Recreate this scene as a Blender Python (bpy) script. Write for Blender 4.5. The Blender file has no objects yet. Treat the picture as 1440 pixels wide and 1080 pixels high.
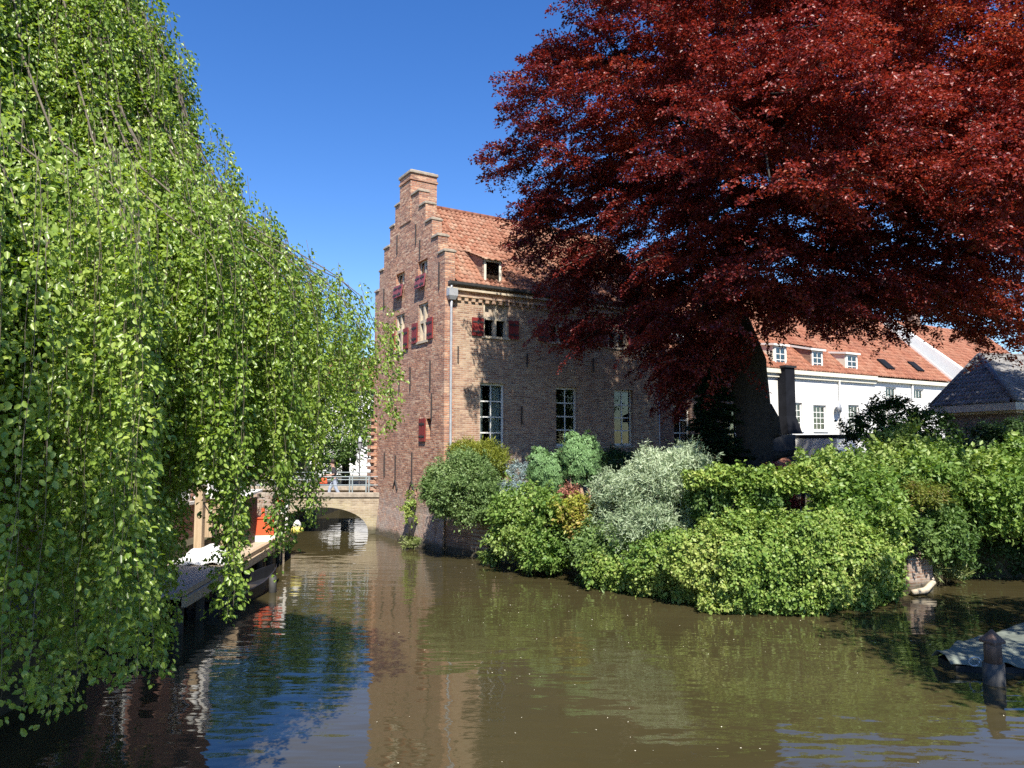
import bpy, bmesh, math, random
import numpy as np
from mathutils import Vector, Matrix
RNG = np.random.default_rng(7)
random.seed(7)
PI = math.pi
scene = bpy.context.scene
COL = scene.collection

# ------------------------------------------------------------------ camera
F = 1030.0
PITCH = math.atan(80 / 1030.0)
CAM_H = 4.0
cp_, sp_ = math.cos(PITCH), math.sin(PITCH)
cam_d = bpy.data.cameras.new('camera')
cam_d.sensor_width = 36.0
cam_d.lens = 36.0 * F / 1440.0
cam_d.clip_end = 2000
cam_d.clip_start = 0.05
cam = bpy.data.objects.new('camera', cam_d)
COL.objects.link(cam)
cam.location = (0, 0, CAM_H)
cam.rotation_euler = (PI / 2 + PITCH, 0, 0)
scene.camera = cam


def ray(px, py):
    x = (px - 720) / F
    y = (540 - py) / F
    return (x, cp_ - y * sp_, sp_ + y * cp_)


def at(px, py, Y):
    """world point seen at photo pixel (px, py) at forward distance Y"""
    d = ray(px, py)
    t = Y / d[1]
    return Vector((d[0] * t, d[1] * t, CAM_H + d[2] * t))


# ------------------------------------------------------------------ light and sky
SUN_EL, SUN_AZ = math.radians(50), math.radians(7)
S = Vector((math.sin(SUN_AZ) * math.cos(SUN_EL), -math.cos(SUN_AZ) * math.cos(SUN_EL), math.sin(SUN_EL)))
sd = bpy.data.lights.new('sun', 'SUN')
sd.energy = 5.0
sd.angle = math.radians(0.5)
sd.color = (1.0, 0.94, 0.84)
so = bpy.data.objects.new('sun', sd)
COL.objects.link(so)
so.rotation_euler = (-S).to_track_quat('-Z', 'Y').to_euler()
world = bpy.data.worlds.new('World')
scene.world = world
world.use_nodes = True
wt = world.node_tree
bg = wt.nodes['Background']
sky = wt.nodes.new('ShaderNodeTexSky')
sky.sky_type = 'NISHITA'
sky.sun_disc = False
sky.sun_elevation = SUN_EL
sky.sun_rotation = math.atan2(S.x, S.y)
sky.air_density = 1.0
sky.dust_density = 0.15
sky.ozone_density = 3.0
hs = wt.nodes.new('ShaderNodeHueSaturation')
hs.inputs['Saturation'].default_value = 1.3
hs.inputs['Hue'].default_value = 0.512
wt.links.new(sky.outputs[0], hs.inputs['Color'])
wt.links.new(hs.outputs[0], bg.inputs['Color'])
bg.inputs['Strength'].default_value = 0.115
scene.view_settings.view_transform = 'Standard'
scene.view_settings.look = 'None'
scene.view_settings.exposure = 0.85
scene.view_settings.gamma = 1
scene.render.engine = 'CYCLES'
scene.cycles.use_denoising = False
scene.cycles.use_adaptive_sampling = False
scene.cycles.max_bounces = 8
scene.cycles.transparent_max_bounces = 12
scene.cycles.sample_clamp_indirect = 4.0
scene.cycles.caustics_reflective = False
scene.cycles.caustics_refractive = False


# ------------------------------------------------------------------ node helpers
class NT:
    def __init__(self, name):
        self.m = bpy.data.materials.new(name)
        self.m.use_nodes = True
        self.t = self.m.node_tree
        self.b = self.t.nodes['Principled BSDF']
        self.o = self.t.nodes['Material Output']

    def n(self, typ, **kw):
        nd = self.t.nodes.new(typ)
        for k, v in kw.items():
            setattr(nd, k, v)
        return nd

    def l(self, a, b):
        self.t.links.new(a, b)

    def mix(self, fac, a, b, mode='MIX'):
        nd = self.n('ShaderNodeMix', data_type='RGBA', blend_type=mode)
        for sock, v in ((nd.inputs[0], fac), (nd.inputs[6], a), (nd.inputs[7], b)):
            if hasattr(v, 'is_linked'):
                self.l(v, sock)
            elif isinstance(v, (int, float)):
                sock.default_value = v
            else:
                sock.default_value = (*v, 1) if len(v) == 3 else v
        return nd.outputs[2]

    def math(self, op, a, b=0.0):
        nd = self.n('ShaderNodeMath', operation=op)
        for sock, v in ((nd.inputs[0], a), (nd.inputs[1], b)):
            if hasattr(v, 'is_linked'):
                self.l(v, sock)
            else:
                sock.default_value = v
        return nd.outputs[0]

    def noise(self, vec, scale, detail=3, rough=0.55):
        nd = self.n('ShaderNodeTexNoise')
        nd.inputs['Scale'].default_value = scale
        nd.inputs['Detail'].default_value = detail
        nd.inputs['Roughness'].default_value = rough
        if vec is not None:
            self.l(vec, nd.inputs['Vector'])
        return nd

    def ramp(self, fac, stops):
        nd = self.n('ShaderNodeValToRGB')
        e = nd.color_ramp.elements
        while len(e) < len(stops):
            e.new(0.5)
        for i, (p, c) in enumerate(stops):
            e[i].position = p
            e[i].color = (*c, 1) if len(c) == 3 else c
        self.l(fac, nd.inputs[0])
        return nd.outputs[0]

    def obj(self):
        return self.n('ShaderNodeTexCoord').outputs['Object']

    def bump(self, h, strength=0.4, dist=0.02):
        nd = self.n('ShaderNodeBump')
        nd.inputs['Strength'].default_value = strength
        nd.inputs['Distance'].default_value = dist
        self.l(h, nd.inputs['Height'])
        self.l(nd.outputs[0], self.b.inputs['Normal'])

    def rough(self, v):
        self.b.inputs['Roughness'].default_value = v


def plain(name, col, rough=0.6, var=0.25, scale=6.0, metal=0.0, bump=0.15):
    t = NT(name)
    n = t.noise(t.obj(), scale, 5)
    lo = tuple(c * (1 - var) for c in col)
    hi = tuple(min(1, c * (1 + var)) for c in col)
    t.l(t.ramp(n.outputs[0], [(0.3, lo), (0.7, hi)]), t.b.inputs['Base Color'])
    t.rough(rough)
    t.b.inputs['Metallic'].default_value = metal
    if bump:
        t.bump(n.outputs[0], bump, 0.02)
    return t.m


def brick_mat(name, cols, mortar, bw=0.24, bh=0.072, patch=None, base=None, bump=0.6, ms=0.010):
    """cols: ramp of brick colours; patch: (colour, amount) large blotches; base: (z, colour) lime stain up to z"""
    t = NT(name)
    o = t.obj()
    sep = t.n('ShaderNodeSeparateXYZ')
    t.l(o, sep.inputs[0])
    u = t.math('ADD', sep.outputs[0], sep.outputs[1])
    wob = t.noise(o, 1.1, 2)
    zz = t.math('ADD', sep.outputs[2], t.math('MULTIPLY', wob.outputs[0], 0.06))
    cmb = t.n('ShaderNodeCombineXYZ')
    t.l(u, cmb.inputs[0])
    t.l(zz, cmb.inputs[1])
    br = t.n('ShaderNodeTexBrick')
    br.offset = 0.5
    t.l(cmb.outputs[0], br.inputs['Vector'])
    br.inputs['Scale'].default_value = 1.0
    br.inputs['Mortar Size'].default_value = ms
    br.inputs['Mortar Smooth'].default_value = 0.25
    br.inputs['Bias'].default_value = 0.0
    br.inputs['Brick Width'].default_value = bw
    br.inputs['Row Height'].default_value = bh
    br.inputs['Color1'].default_value = (0, 0, 0, 1)
    br.inputs['Color2'].default_value = (1, 1, 1, 1)
    br.inputs['Mortar'].default_value = (0.5, 0.5, 0.5, 1)
    # per brick random tint + fine noise cell
    n1 = t.noise(o, 9.0, 2)
    n2 = t.noise(o, 0.55, 4, 0.6)
    fac = t.math('ADD', t.math('MULTIPLY', br.outputs['Color'], 0.55), t.math('MULTIPLY', n1.outputs[0], 0.45))
    k = len(cols)
    c = t.ramp(fac, [(0.12 + 0.76 * i / (k - 1), cc) for i, cc in enumerate(cols)])
    if patch:
        pf = t.ramp(n2.outputs[0], [(0.46, (0, 0, 0)), (0.62, (1, 1, 1))])
        c = t.mix(t.math('MULTIPLY', pf, patch[1]), c, patch[0])
    n3 = t.noise(o, 2.3, 5, 0.7)
    dk = t.ramp(n3.outputs[0], [(0.30, (0.62, 0.58, 0.56)), (0.55, (1, 1, 1)), (0.75, (1.12, 1.10, 1.06))])
    c = t.mix(1.0, c, dk, 'MULTIPLY')
    c = t.mix(t.math('MULTIPLY', br.outputs['Fac'], 0.8), c, mortar)
    if base:
        zf = t.math('ADD', sep.outputs[2], t.math('MULTIPLY', t.noise(o, 1.6, 5, 0.65).outputs[0], -1.6))
        st = t.ramp(t.math('MULTIPLY', zf, 0.2), [(0.2 * (base[0] - 1.2), (1, 1, 1)), (0.2 * (base[0] - 0.4), (0, 0, 0))])
        blot = t.ramp(t.noise(o, 3.5, 5, 0.7).outputs[0], [(0.35, (0.15, 0.15, 0.15)), (0.62, (0.85, 0.85, 0.85))])
        c = t.mix(t.math('MULTIPLY', st, blot), c, base[1])
    # dark wet band with algae just above the water
    wz = t.math('ADD', sep.outputs[2], t.math('MULTIPLY', t.noise(o, 2.5, 4).outputs[0], -0.35))
    c = t.mix(t.ramp(wz, [(0.0, (0.85, 0.85, 0.85)), (0.22, (0, 0, 0))]), c, (0.055, 0.055, 0.030))
    t.l(c, t.b.inputs['Base Color'])
    t.rough(0.9)
    h = t.math('ADD', t.math('MULTIPLY', br.outputs['Fac'], -0.6), t.math('MULTIPLY', n1.outputs[0], 0.9))
    t.bump(h, bump, 0.03)
    return t.m


def leaf_mat(name, cols, transl=0.35, tcol=None, rough=0.45, spec=0.35):
    t = NT(name)
    at_ = t.n('ShaderNodeAttribute', attribute_name='tint')
    k = len(cols)
    c = t.ramp(at_.outputs['Fac'], [(i / (k - 1), cc) for i, cc in enumerate(cols)])
    t.l(c, t.b.inputs['Base Color'])
    t.rough(rough)
    t.b.inputs['Specular IOR Level'].default_value = spec
    tr = t.n('ShaderNodeBsdfTranslucent')
    if tcol is None:
        tcol = (1.25, 1.35, 0.7)
    t.l(t.mix(1.0, c, tcol, 'MULTIPLY'), tr.inputs['Color'])
    ms = t.n('ShaderNodeMixShader')
    ms.inputs[0].default_value = transl
    t.l(t.b.outputs[0], ms.inputs[1])
    t.l(tr.outputs[0], ms.inputs[2])
    t.l(ms.outputs[0], t.o.inputs['Surface'])
    return t.m


def tile_mat(name, cols, dirt):
    t = NT(name)
    at_ = t.n('ShaderNodeAttribute', attribute_name='tint')
    o = t.obj()
    k = len(cols)
    c = t.ramp(at_.outputs['Fac'], [(i / (k - 1), cc) for i, cc in enumerate(cols)])
    n = t.noise(o, 1.2, 5, 0.65)
    f = t.ramp(n.outputs[0], [(0.45, (0, 0, 0)), (0.7, (1, 1, 1))])
    c = t.mix(t.math('MULTIPLY', f, 0.55), c, dirt)
    n2 = t.noise(o, 14, 3)
    c = t.mix(1.0, c, t.ramp(n2.outputs[0], [(0.3, (0.75, 0.75, 0.75)), (0.7, (1.1, 1.1, 1.1))]), 'MULTIPLY')
    t.l(c, t.b.inputs['Base Color'])
    t.rough(0.85)
    t.b.inputs['Specular IOR Level'].default_value = 0.2
    return t.m


def wood_mat(name, c1, c2, axis=2, rough=0.75):
    t = NT(name)
    mp = t.n('ShaderNodeMapping')
    sc = [14.0, 14.0, 14.0]
    sc[axis] = 1.2
    mp.inputs['Scale'].default_value = sc
    t.l(t.obj(), mp.inputs[0])
    n = t.noise(mp.outputs[0], 1.0, 5, 0.6)
    t.l(t.ramp(n.outputs[0], [(0.3, c1), (0.7, c2)]), t.b.inputs['Base Color'])
    t.rough(rough)
    t.bump(n.outputs[0], 0.3, 0.01)
    return t.m


# ------------------------------------------------------------------ mesh helpers
def tag(o, label=None, cat=None, group=None, kind=None):
    if label: o['label'] = label
    if cat: o['category'] = cat
    if group: o['group'] = group
    if kind: o['kind'] = kind
    return o


def empty(name, loc=(0, 0, 0), rz=0.0):
    o = bpy.data.objects.new(name, None)
    o.empty_display_size = 0.3
    o.location = loc
    o.rotation_euler = (0, 0, rz)
    COL.objects.link(o)
    return o


class MB:
    def __init__(self):
        self.v, self.f = [], []

    def quad(self, a, b, c, d):
        i = len(self.v)
        self.v += [tuple(a), tuple(b), tuple(c), tuple(d)]
        self.f.append((i, i + 1, i + 2, i + 3))

    def poly(self, pts):
        i = len(self.v)
        self.v += [tuple(p) for p in pts]
        self.f.append(tuple(range(i, i + len(pts))))

    def hexa(self, p):
        """8 corners: 0-3 bottom loop, 4-7 top loop"""
        i = len(self.v)
        self.v += [tuple(q) for q in p]
        for a in ((0, 3, 2, 1), (4, 5, 6, 7), (0, 1, 5, 4), (1, 2, 6, 5), (2, 3, 7, 6), (3, 0, 4, 7)):
            self.f.append(tuple(i + k for k in a))

    def box(self, x0, x1, y0, y1, z0, z1, M=None):
        p = [(x0, y0, z0), (x1, y0, z0), (x1, y1, z0), (x0, y1, z0), (x0, y0, z1), (x1, y0, z1), (x1, y1, z1), (x0, y1, z1)]
        if M: p = [M(*q) for q in p]
        self.hexa(p)

    def bar(self, a, b, w, h, up=(0, 0, 1)):
        a, b = Vector(a), Vector(b)
        d = (b - a).normalized()
        s = d.cross(Vector(up))
        if s.length < 1e-4: s = d.cross(Vector((1, 0, 0)))
        s.normalize()
        n = s.cross(d)
        s, n = s * w / 2, n * h / 2
        self.hexa([a - s - n, b - s - n, b + s - n, a + s - n, a - s + n, b - s + n, b + s + n, a + s + n])

    def tube(self, pts, rad, sides=6, cap=True):
        pts = [Vector(p) for p in pts]
        n = len(pts)
        if not hasattr(rad, '__len__'): rad = [rad] * n
        i0 = len(self.v)
        ref = Vector((0.31, 0.17, 0.94))
        for k in range(n):
            d = pts[min(k + 1, n - 1)] - pts[max(k - 1, 0)]
            if d.length < 1e-6: d = Vector((0, 0, 1))
            d.normalize()
            if abs(d.dot(ref)) > 0.95: r2 = Vector((1, 0.1, 0))
            else: r2 = ref
            s = d.cross(r2).normalized()
            t = d.cross(s)
            for j in range(sides):
                a = 2 * PI * j / sides
                self.v.append(tuple(pts[k] + (s * math.cos(a) + t * math.sin(a)) * rad[k]))
        for k in range(n - 1):
            for j in range(sides):
                a = i0 + k * sides + j
                b = i0 + k * sides + (j + 1) % sides
                self.f.append((a, b, b + sides, a + sides))
        if cap:
            self.f.append(tuple(i0 + j for j in reversed(range(sides))))
            self.f.append(tuple(i0 + (n - 1) * sides + j for j in range(sides)))

    def lathe(self, prof, c=(0, 0, 0), sides=16):
        i0 = len(self.v)
        for r, z in prof:
            for j in range(sides):
                a = 2 * PI * j / sides
                self.v.append((c[0] + r * math.cos(a), c[1] + r * math.sin(a), c[2] + z))
        n = len(prof)
        for k in range(n - 1):
            for j in range(sides):
                a = i0 + k * sides + j
                b = i0 + k * sides + (j + 1) % sides
                self.f.append((a, b, b + sides, a + sides))
        self.f.append(tuple(i0 + j for j in reversed(range(sides))))
        self.f.append(tuple(i0 + (n - 1) * sides + j for j in range(sides)))

    def build(self, name, mat, parent=None, smooth=False, bevel=0.0):
        me = bpy.data.meshes.new(name)
        me.from_pydata(self.v, [], self.f)
        bm = bmesh.new()
        bm.from_mesh(me)
        bmesh.ops.recalc_face_normals(bm, faces=bm.faces)
        if bevel:
            bmesh.ops.bevel(bm, geom=list(bm.edges), offset=bevel, segments=1, affect='EDGES', clamp_overlap=True)
        bm.to_mesh(me)
        bm.free()
        if smooth:
            for p in me.polygons: p.use_smooth = True
        me.materials.append(mat)
        o = bpy.data.objects.new(name, me)
        COL.objects.link(o)
        if parent: o.parent = parent
        return o


def np_mesh(name, verts, faces, mat, parent=None, tint=None, smooth=False):
    """verts (N,3), faces (M,k) of one size k; tint per vertex"""
    verts = np.asarray(verts, np.float32)
    faces = np.asarray(faces, np.int32)
    M, k = faces.shape
    me = bpy.data.meshes.new(name)
    me.vertices.add(len(verts))
    me.vertices.foreach_set('co', verts.ravel())
    me.loops.add(M * k)
    me.loops.foreach_set('vertex_index', faces.ravel())
    me.polygons.add(M)
    me.polygons.foreach_set('loop_start', np.arange(0, M * k, k, dtype=np.int32))
    me.polygons.foreach_set('loop_total', np.full(M, k, np.int32))
    if smooth: me.polygons.foreach_set('use_smooth', np.ones(M, bool))
    me.update(calc_edges=True)
    if tint is not None:
        a = me.attributes.new('tint', 'FLOAT', 'POINT')
        a.data.foreach_set('value', np.asarray(tint, np.float32))
    me.materials.append(mat)
    o = bpy.data.objects.new(name, me)
    COL.objects.link(o)
    if parent: o.parent = parent
    return o


def unit(a):
    return a / np.maximum(np.linalg.norm(a, axis=-1, keepdims=True), 1e-9)


def leaf_mesh(name, pos, nrm, axis, length, width, tint, mat, parent=None, fine=False, fold=0.25):
    pos, nrm, axis = (np.asarray(a, float) for a in (pos, nrm, axis))
    n = len(pos)
    length = np.broadcast_to(np.asarray(length, float), (n,))[:, None]
    width = np.broadcast_to(np.asarray(width, float), (n,))[:, None]
    nrm = unit(nrm)
    axis = unit(axis - nrm * np.sum(axis * nrm, 1, keepdims=True))
    side = np.cross(nrm, axis)
    up = nrm * width * fold
    if fine:
        V = np.stack([pos,
                      pos + axis * length * 0.30 + side * width * 0.46 + up,
                      pos + axis * length * 0.70 + side * width * 0.40 + up,
                      pos + axis * length - nrm * length * 0.12,
                      pos + axis * length * 0.70 - side * width * 0.40 + up,
                      pos + axis * length * 0.30 - side * width * 0.46 + up], 1)
        q = np.array([[0, 3, 2, 1], [0, 5, 4, 3]])
        k = 6
    else:
        V = np.stack([pos,
                      pos + axis * length * 0.5 + side * width * 0.5 + up,
                      pos + axis * length,
                      pos + axis * length * 0.5 - side * width * 0.5 + up], 1)
        q = np.array([[0, 2, 1], [0, 3, 2]])
        k = 4
    Fc = (np.arange(n)[:, None, None] * k + q[None]).reshape(-1, q.shape[1])
    return np_mesh(name, V.reshape(-1, 3), Fc, mat, parent, np.repeat(np.clip(tint, 0, 1), k))


def rdir(n, rng=RNG):
    return unit(rng.normal(size=(n, 3)))


def lump(p, s=1.0, ph=0.0):
    """cheap smooth 3-D noise, about -1..1"""
    x, y, z = p[..., 0] * s + ph, p[..., 1] * s + ph * 1.7, p[..., 2] * s - ph
    return (np.sin(1.3 * x + 2.1 * np.sin(0.9 * y + 0.4)) + np.sin(1.7 * y + 1.3 * np.sin(1.1 * z)) + np.sin(1.5 * z + 1.9 * np.sin(0.8 * x + 1.2))) / 3


# ------------------------------------------------------------------ foliage
def foliage(name, blobs, mat, parent, nclump, cr, per, ll, lw, rng, flat=0.7, updir=0.5, outdir=0.7, jit=0.7,
            droop=0.3, dens_noise=0.0, low=-0.75, inner=0.2, tint_noise=0.25, fine=False, fold=0.2, zmin=0.08, upaxis=0.0, sprig=0.06, shoots=0.0, stem_mb=None):
    """leaf clumps on and in a union of ellipsoids; blobs: list of (centre, radii)"""
    C_ = np.array([b[0] for b in blobs], float)
    R_ = np.array([b[1] for b in blobs], float)
    area = (R_[:, 0] * R_[:, 1] + R_[:, 0] * R_[:, 2] + R_[:, 1] * R_[:, 2])
    cc, oo = [], []
    need = nclump
    while need > 0:
        m = max(need * 2, 64)
        b = rng.choice(len(blobs), m, p=area / area.sum())
        d = rdir(m, rng)
        q = np.where(rng.random(m) < inner, rng.uniform(0.45, 0.85, m), rng.uniform(0.84, 1.10, m))
        q = np.where(rng.random(m) < sprig, rng.uniform(1.1, 1.32, m), q)
        p = C_[b] + d * R_[b] * q[:, None]
        ok = (d[:, 2] > low) & (p[:, 2] > zmin)
        for i in range(len(blobs)):
            e = np.linalg.norm((p - C_[i]) / R_[i], axis=1)
            ok &= (e > 0.72) | (b == i)
        if dens_noise:
            ok &= lump(p, 2.2) > rng.uniform(-1, 1, m) * 0.6 - 1 + dens_noise
        p, d2 = p[ok][:need], unit(d[ok][:need] / R_[b[ok][:need]])
        cc.append(p); oo.append(d2)
        need -= len(p)
    cc, oo = np.concatenate(cc), np.concatenate(oo)
    n = nclump * per
    ci = np.repeat(np.arange(nclump), per)
    ctint = 0.5 * lump(cc, 0.9, 5.0) + 0.12 * rng.normal(size=nclump)
    csz = cr * rng.uniform(0.4, 1.6, nclump)
    off = rng.normal(size=(n, 3)) * csz[ci][:, None] * 0.55
    out = oo[ci]
    off -= out * np.sum(off * out, 1, keepdims=True) * (1 - flat)
    pos = cc[ci] + off
    pos[:, 2] = np.maximum(pos[:, 2], zmin)
    nrm = out * outdir + np.array([0, 0, updir]) + rdir(n, rng) * jit
    ax = rdir(n, rng) + out * 0.5 + np.array([0, 0, upaxis - droop])
    if shoots:
        # leafy shoots that stick out of the outline
        sh = rng.random(nclump) < shoots
        f = rng.random(n)
        sdir_c = unit(oo + np.array([0, 0, 0.55]) + 0.5 * rng.normal(size=(nclump, 3)))
        ln_c = cr * rng.uniform(1.0, 2.6, nclump)
        sdir, ln_ = sdir_c[ci], ln_c[ci]
        m_ = sh[ci]
        if stem_mb is not None:
            for i in np.nonzero(sh)[0]:
                a_ = cc[i] - oo[i] * cr * 0.6
                b_ = cc[i] + sdir_c[i] * ln_c[i]
                stem_mb.tube([a_, (a_ + b_) / 2 + rng.normal(size=3) * 0.02, b_], [0.009, 0.006, 0.002], 3, cap=False)
        pos[m_] = (cc[ci] + sdir * (f * ln_)[:, None] + rng.normal(size=(n, 3)) * (0.10 * cr + 0.03))[m_]
        pos[:, 2] = np.maximum(pos[:, 2], zmin)
    t = 0.5 + tint_noise * lump(pos, 1.6, 3.1) + 0.2 * rng.normal(size=n) + 0.5 * ctint[ci]
    L = ll * np.clip(rng.lognormal(-0.08, 0.33, n), 0.35, 1.8)
    return leaf_mesh(name, pos, nrm, ax, L, L * lw, t, mat, parent, fine=fine, fold=fold)


def pblob(px, py, Y, rx, ry, rd=None):
    """ellipsoid whose centre is at photo pixel (px,py), distance Y, radii given in photo pixels (rd in metres)"""
    c = at(px, py, Y)
    k = Y / F
    return (tuple(c), (rx * k, rd if rd else (rx + ry) * 0.5 * k, ry * k))


def grow(base, attract, rng, step=0.0, up=0.35, sag=0.0):
    """branch skeleton: every attractor (sorted by distance) joins the nearest node of the tree so far; returns nodes, parents"""
    nodes = [np.array(b, float) for b in base]
    par = [-1] + list(range(len(base) - 1))
    A = np.array(attract, float)
    top = nodes[-1]
    order = np.argsort(np.linalg.norm(A - top, axis=1))
    tips = []
    for i in order:
        a = A[i]
        N = np.array(nodes)
        d = N - a
        cost = np.linalg.norm(d, axis=1) + 0.9 * np.maximum(0, d[:, 2]) 
        cost[:max(1, len(base) // 3)] += 50
        j = int(np.argmin(cost))
        p = N[j]
        L = np.linalg.norm(a - p)
        k = max(1, int(L / 0.7))
        prev = j
        for s in range(1, k + 1):
            f = s / k
            q = p + (a - p) * f
            q = q + np.array([0, 0, up * L * 0.25 * math.sin(PI * f)]) + (rng.normal(size=3) * 0.06 * L * (f < 1))
            nodes.append(q)
            par.append(prev)
            prev = len(nodes) - 1
        tips.append(prev)
    return np.array(nodes), par, tips


def skeleton_mesh(name, nodes, par, mat, parent, r_tip=0.012, expo=2.3, rmax=1.0, sides=6, base_r=None, rmin_draw=0.0):
    n = len(nodes)
    ch = [[] for _ in range(n)]
    for i, p in enumerate(par):
        if p >= 0: ch[p].append(i)
    acc = np.zeros(n)
    for i in range(n - 1, -1, -1):
        acc[i] = max(acc[i], 1.0)
        if par[i] >= 0: acc[par[i]] += acc[i] if ch[i] else 1.0
    r = np.minimum(rmax, r_tip * acc ** (1 / expo))
    if base_r is not None:
        for i, b in enumerate(base_r): r[i] = max(r[i], b) if b else r[i]
    mb = MB()
    started = [True] + [False] * (n - 1)

    def chain(i0):
        path, rad = [], []
        p = par[i0]
        if p >= 0:
            path.append(nodes[p]); rad.append(min(r[p], r[i0] * 1.25))
        i = i0
        while True:
            path.append(nodes[i]); rad.append(r[i])
            if not ch[i]: break
            c = sorted(ch[i], key=lambda k: -r[k])
            for k in c[1:]: todo.append(k)
            i = c[0]
        if len(path) > 1 and max(rad) > rmin_draw:
            mb.tube(path, rad, sides if max(rad) > 0.05 else 4)
    todo = [0]
    while todo: chain(todo.pop())
    return mb.build(name, mat, parent, smooth=True), r


# ------------------------------------------------------------------ materials
M = {}
M['brick_gable'] = brick_mat('brick gable', [(0.146, 0.068, 0.055), (0.350, 0.149, 0.092), (0.525, 0.243, 0.135), (0.612, 0.365, 0.232), (0.729, 0.541, 0.367)],
                             (0.40, 0.34, 0.28), bw=0.26, bh=0.075, patch=((0.34, 0.20, 0.15), 0.45), base=(1.75, (0.40, 0.35, 0.31)), bump=1.0)
M['brick_front'] = brick_mat('brick front', [(0.17, 0.085, 0.06), (0.31, 0.175, 0.11), (0.42, 0.265, 0.165), (0.48, 0.34, 0.22), (0.52, 0.40, 0.28)],
                             (0.46, 0.39, 0.31), bw=0.26, bh=0.075, patch=((0.38, 0.20, 0.13), 0.5), bump=0.45)
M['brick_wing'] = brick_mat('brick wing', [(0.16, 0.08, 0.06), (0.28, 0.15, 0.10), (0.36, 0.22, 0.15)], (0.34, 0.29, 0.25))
M['brick_old'] = brick_mat('brick quay', [(0.13, 0.07, 0.05), (0.28, 0.16, 0.11), (0.40, 0.27, 0.19), (0.45, 0.38, 0.32)], (0.36, 0.33, 0.29), patch=((0.30, 0.29, 0.25), 0.6))
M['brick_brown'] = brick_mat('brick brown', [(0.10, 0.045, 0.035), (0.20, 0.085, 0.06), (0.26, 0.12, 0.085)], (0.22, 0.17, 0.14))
M['brick_bridge'] = brick_mat('brick bridge', [(0.24, 0.18, 0.12), (0.38, 0.30, 0.20), (0.48, 0.40, 0.29)], (0.42, 0.37, 0.30), patch=((0.36, 0.33, 0.17), 0.6), bump=0.35)
M['brick_grey'] = brick_mat('brick grey', [(0.22, 0.17, 0.15), (0.32, 0.26, 0.23), (0.38, 0.32, 0.28)], (0.34, 0.31, 0.28), bump=0.3)
M['stone'] = plain('sandstone', (0.50, 0.42, 0.31), 0.85, 0.25, 5)
M['coping'] = plain('coping stone', (0.33, 0.28, 0.22), 0.9, 0.3, 7, bump=0.4)
M['blind'] = plain('blind panel plaster', (0.46, 0.37, 0.28), 0.9, 0.3, 4, bump=0.3)
M['white_wall'] = plain('white render', (0.78, 0.77, 0.74), 0.85, 0.05, 1.5, bump=0.05)
M['white_paint'] = plain('white paint', (0.76, 0.75, 0.70), 0.5, 0.06, 5, bump=0.0)
M['cream_paint'] = plain('cream paint', (0.70, 0.66, 0.54), 0.55, 0.08, 5, bump=0.0)
M['red_shutter'] = wood_mat('red shutter paint', (0.17, 0.018, 0.016), (0.26, 0.032, 0.026), rough=0.55)
M['purple_shutter'] = wood_mat('faded purple red paint', (0.19, 0.035, 0.045), (0.29, 0.075, 0.085), rough=0.6)
M['iron'] = plain('wrought iron', (0.035, 0.03, 0.03), 0.6, 0.3, 10)
M['zinc'] = plain('zinc', (0.45, 0.46, 0.47), 0.45, 0.12, 6, metal=0.3)
M['gutter'] = plain('dark gutter', (0.05, 0.05, 0.05), 0.55, 0.2, 6)
M['dark'] = plain('unlit room dark', (0.02, 0.02, 0.02), 0.9, 0.2, 3, bump=0)  # near-black colour stands in for the shade inside unlit rooms
M['curtain'] = plain('curtain cloth', (0.70, 0.70, 0.66), 0.9, 0.1, 8, bump=0.2)
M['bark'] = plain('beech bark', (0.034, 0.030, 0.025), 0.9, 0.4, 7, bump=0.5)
M['bark_pale'] = plain('pale twig bark', (0.20, 0.165, 0.12), 0.85, 0.3, 9, bump=0.2)
M['bark_mid'] = plain('weeping branch bark', (0.12, 0.10, 0.075), 0.85, 0.3, 9, bump=0.2)
M['bark_tan'] = plain('bare tan stem', (0.36, 0.24, 0.15), 0.85, 0.3, 9, bump=0.2)
M['soil'] = plain('garden soil', (0.07, 0.06, 0.035), 1.0, 0.5, 2, bump=0.6)
M['wood'] = wood_mat('weathered pale wood', (0.34, 0.24, 0.14), (0.52, 0.40, 0.26))
M['wood_deck'] = wood_mat('deck boards', (0.36, 0.28, 0.19), (0.55, 0.46, 0.34), axis=1)
M['wood_dark'] = wood_mat('wet dark timber', (0.03, 0.024, 0.018), (0.07, 0.055, 0.04))
M['wood_post'] = wood_mat('brown post timber', (0.09, 0.055, 0.04), (0.17, 0.115, 0.09))
M['steel'] = plain('painted grey railing', (0.30, 0.35, 0.36), 0.5, 0.15, 6, metal=0.2, bump=0)
M['slate_chimney'] = plain('lead grey cladding', (0.012, 0.013, 0.017), 0.8, 0.25, 2)
M['slate_chimney'].node_tree.nodes['Principled BSDF'].inputs['Specular IOR Level'].default_value = 0.1
M['black'] = plain('black board', (0.015, 0.015, 0.016), 0.7, 0.2, 4)
M['orange'] = plain('orange red paint', (0.62, 0.10, 0.035), 0.5, 0.12, 4, bump=0)
M['yellow'] = plain('pale yellow plastic', (0.70, 0.62, 0.14), 0.5, 0.12, 4, bump=0)
M['tarp_white'] = plain('white tarpaulin', (0.72, 0.71, 0.68), 0.6, 0.1, 4, bump=0.2)
M['hull'] = plain('black hull paint', (0.018, 0.019, 0.022), 0.5, 0.3, 4)
M['rubber'] = plain('grey fender rubber', (0.06, 0.058, 0.055), 0.7, 0.3, 7)
M['tiles_orange'] = tile_mat('orange pantiles', [(0.209, 0.079, 0.048), (0.310, 0.131, 0.081), (0.371, 0.183, 0.119), (0.426, 0.271, 0.190)], (0.34, 0.21, 0.15))
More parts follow.
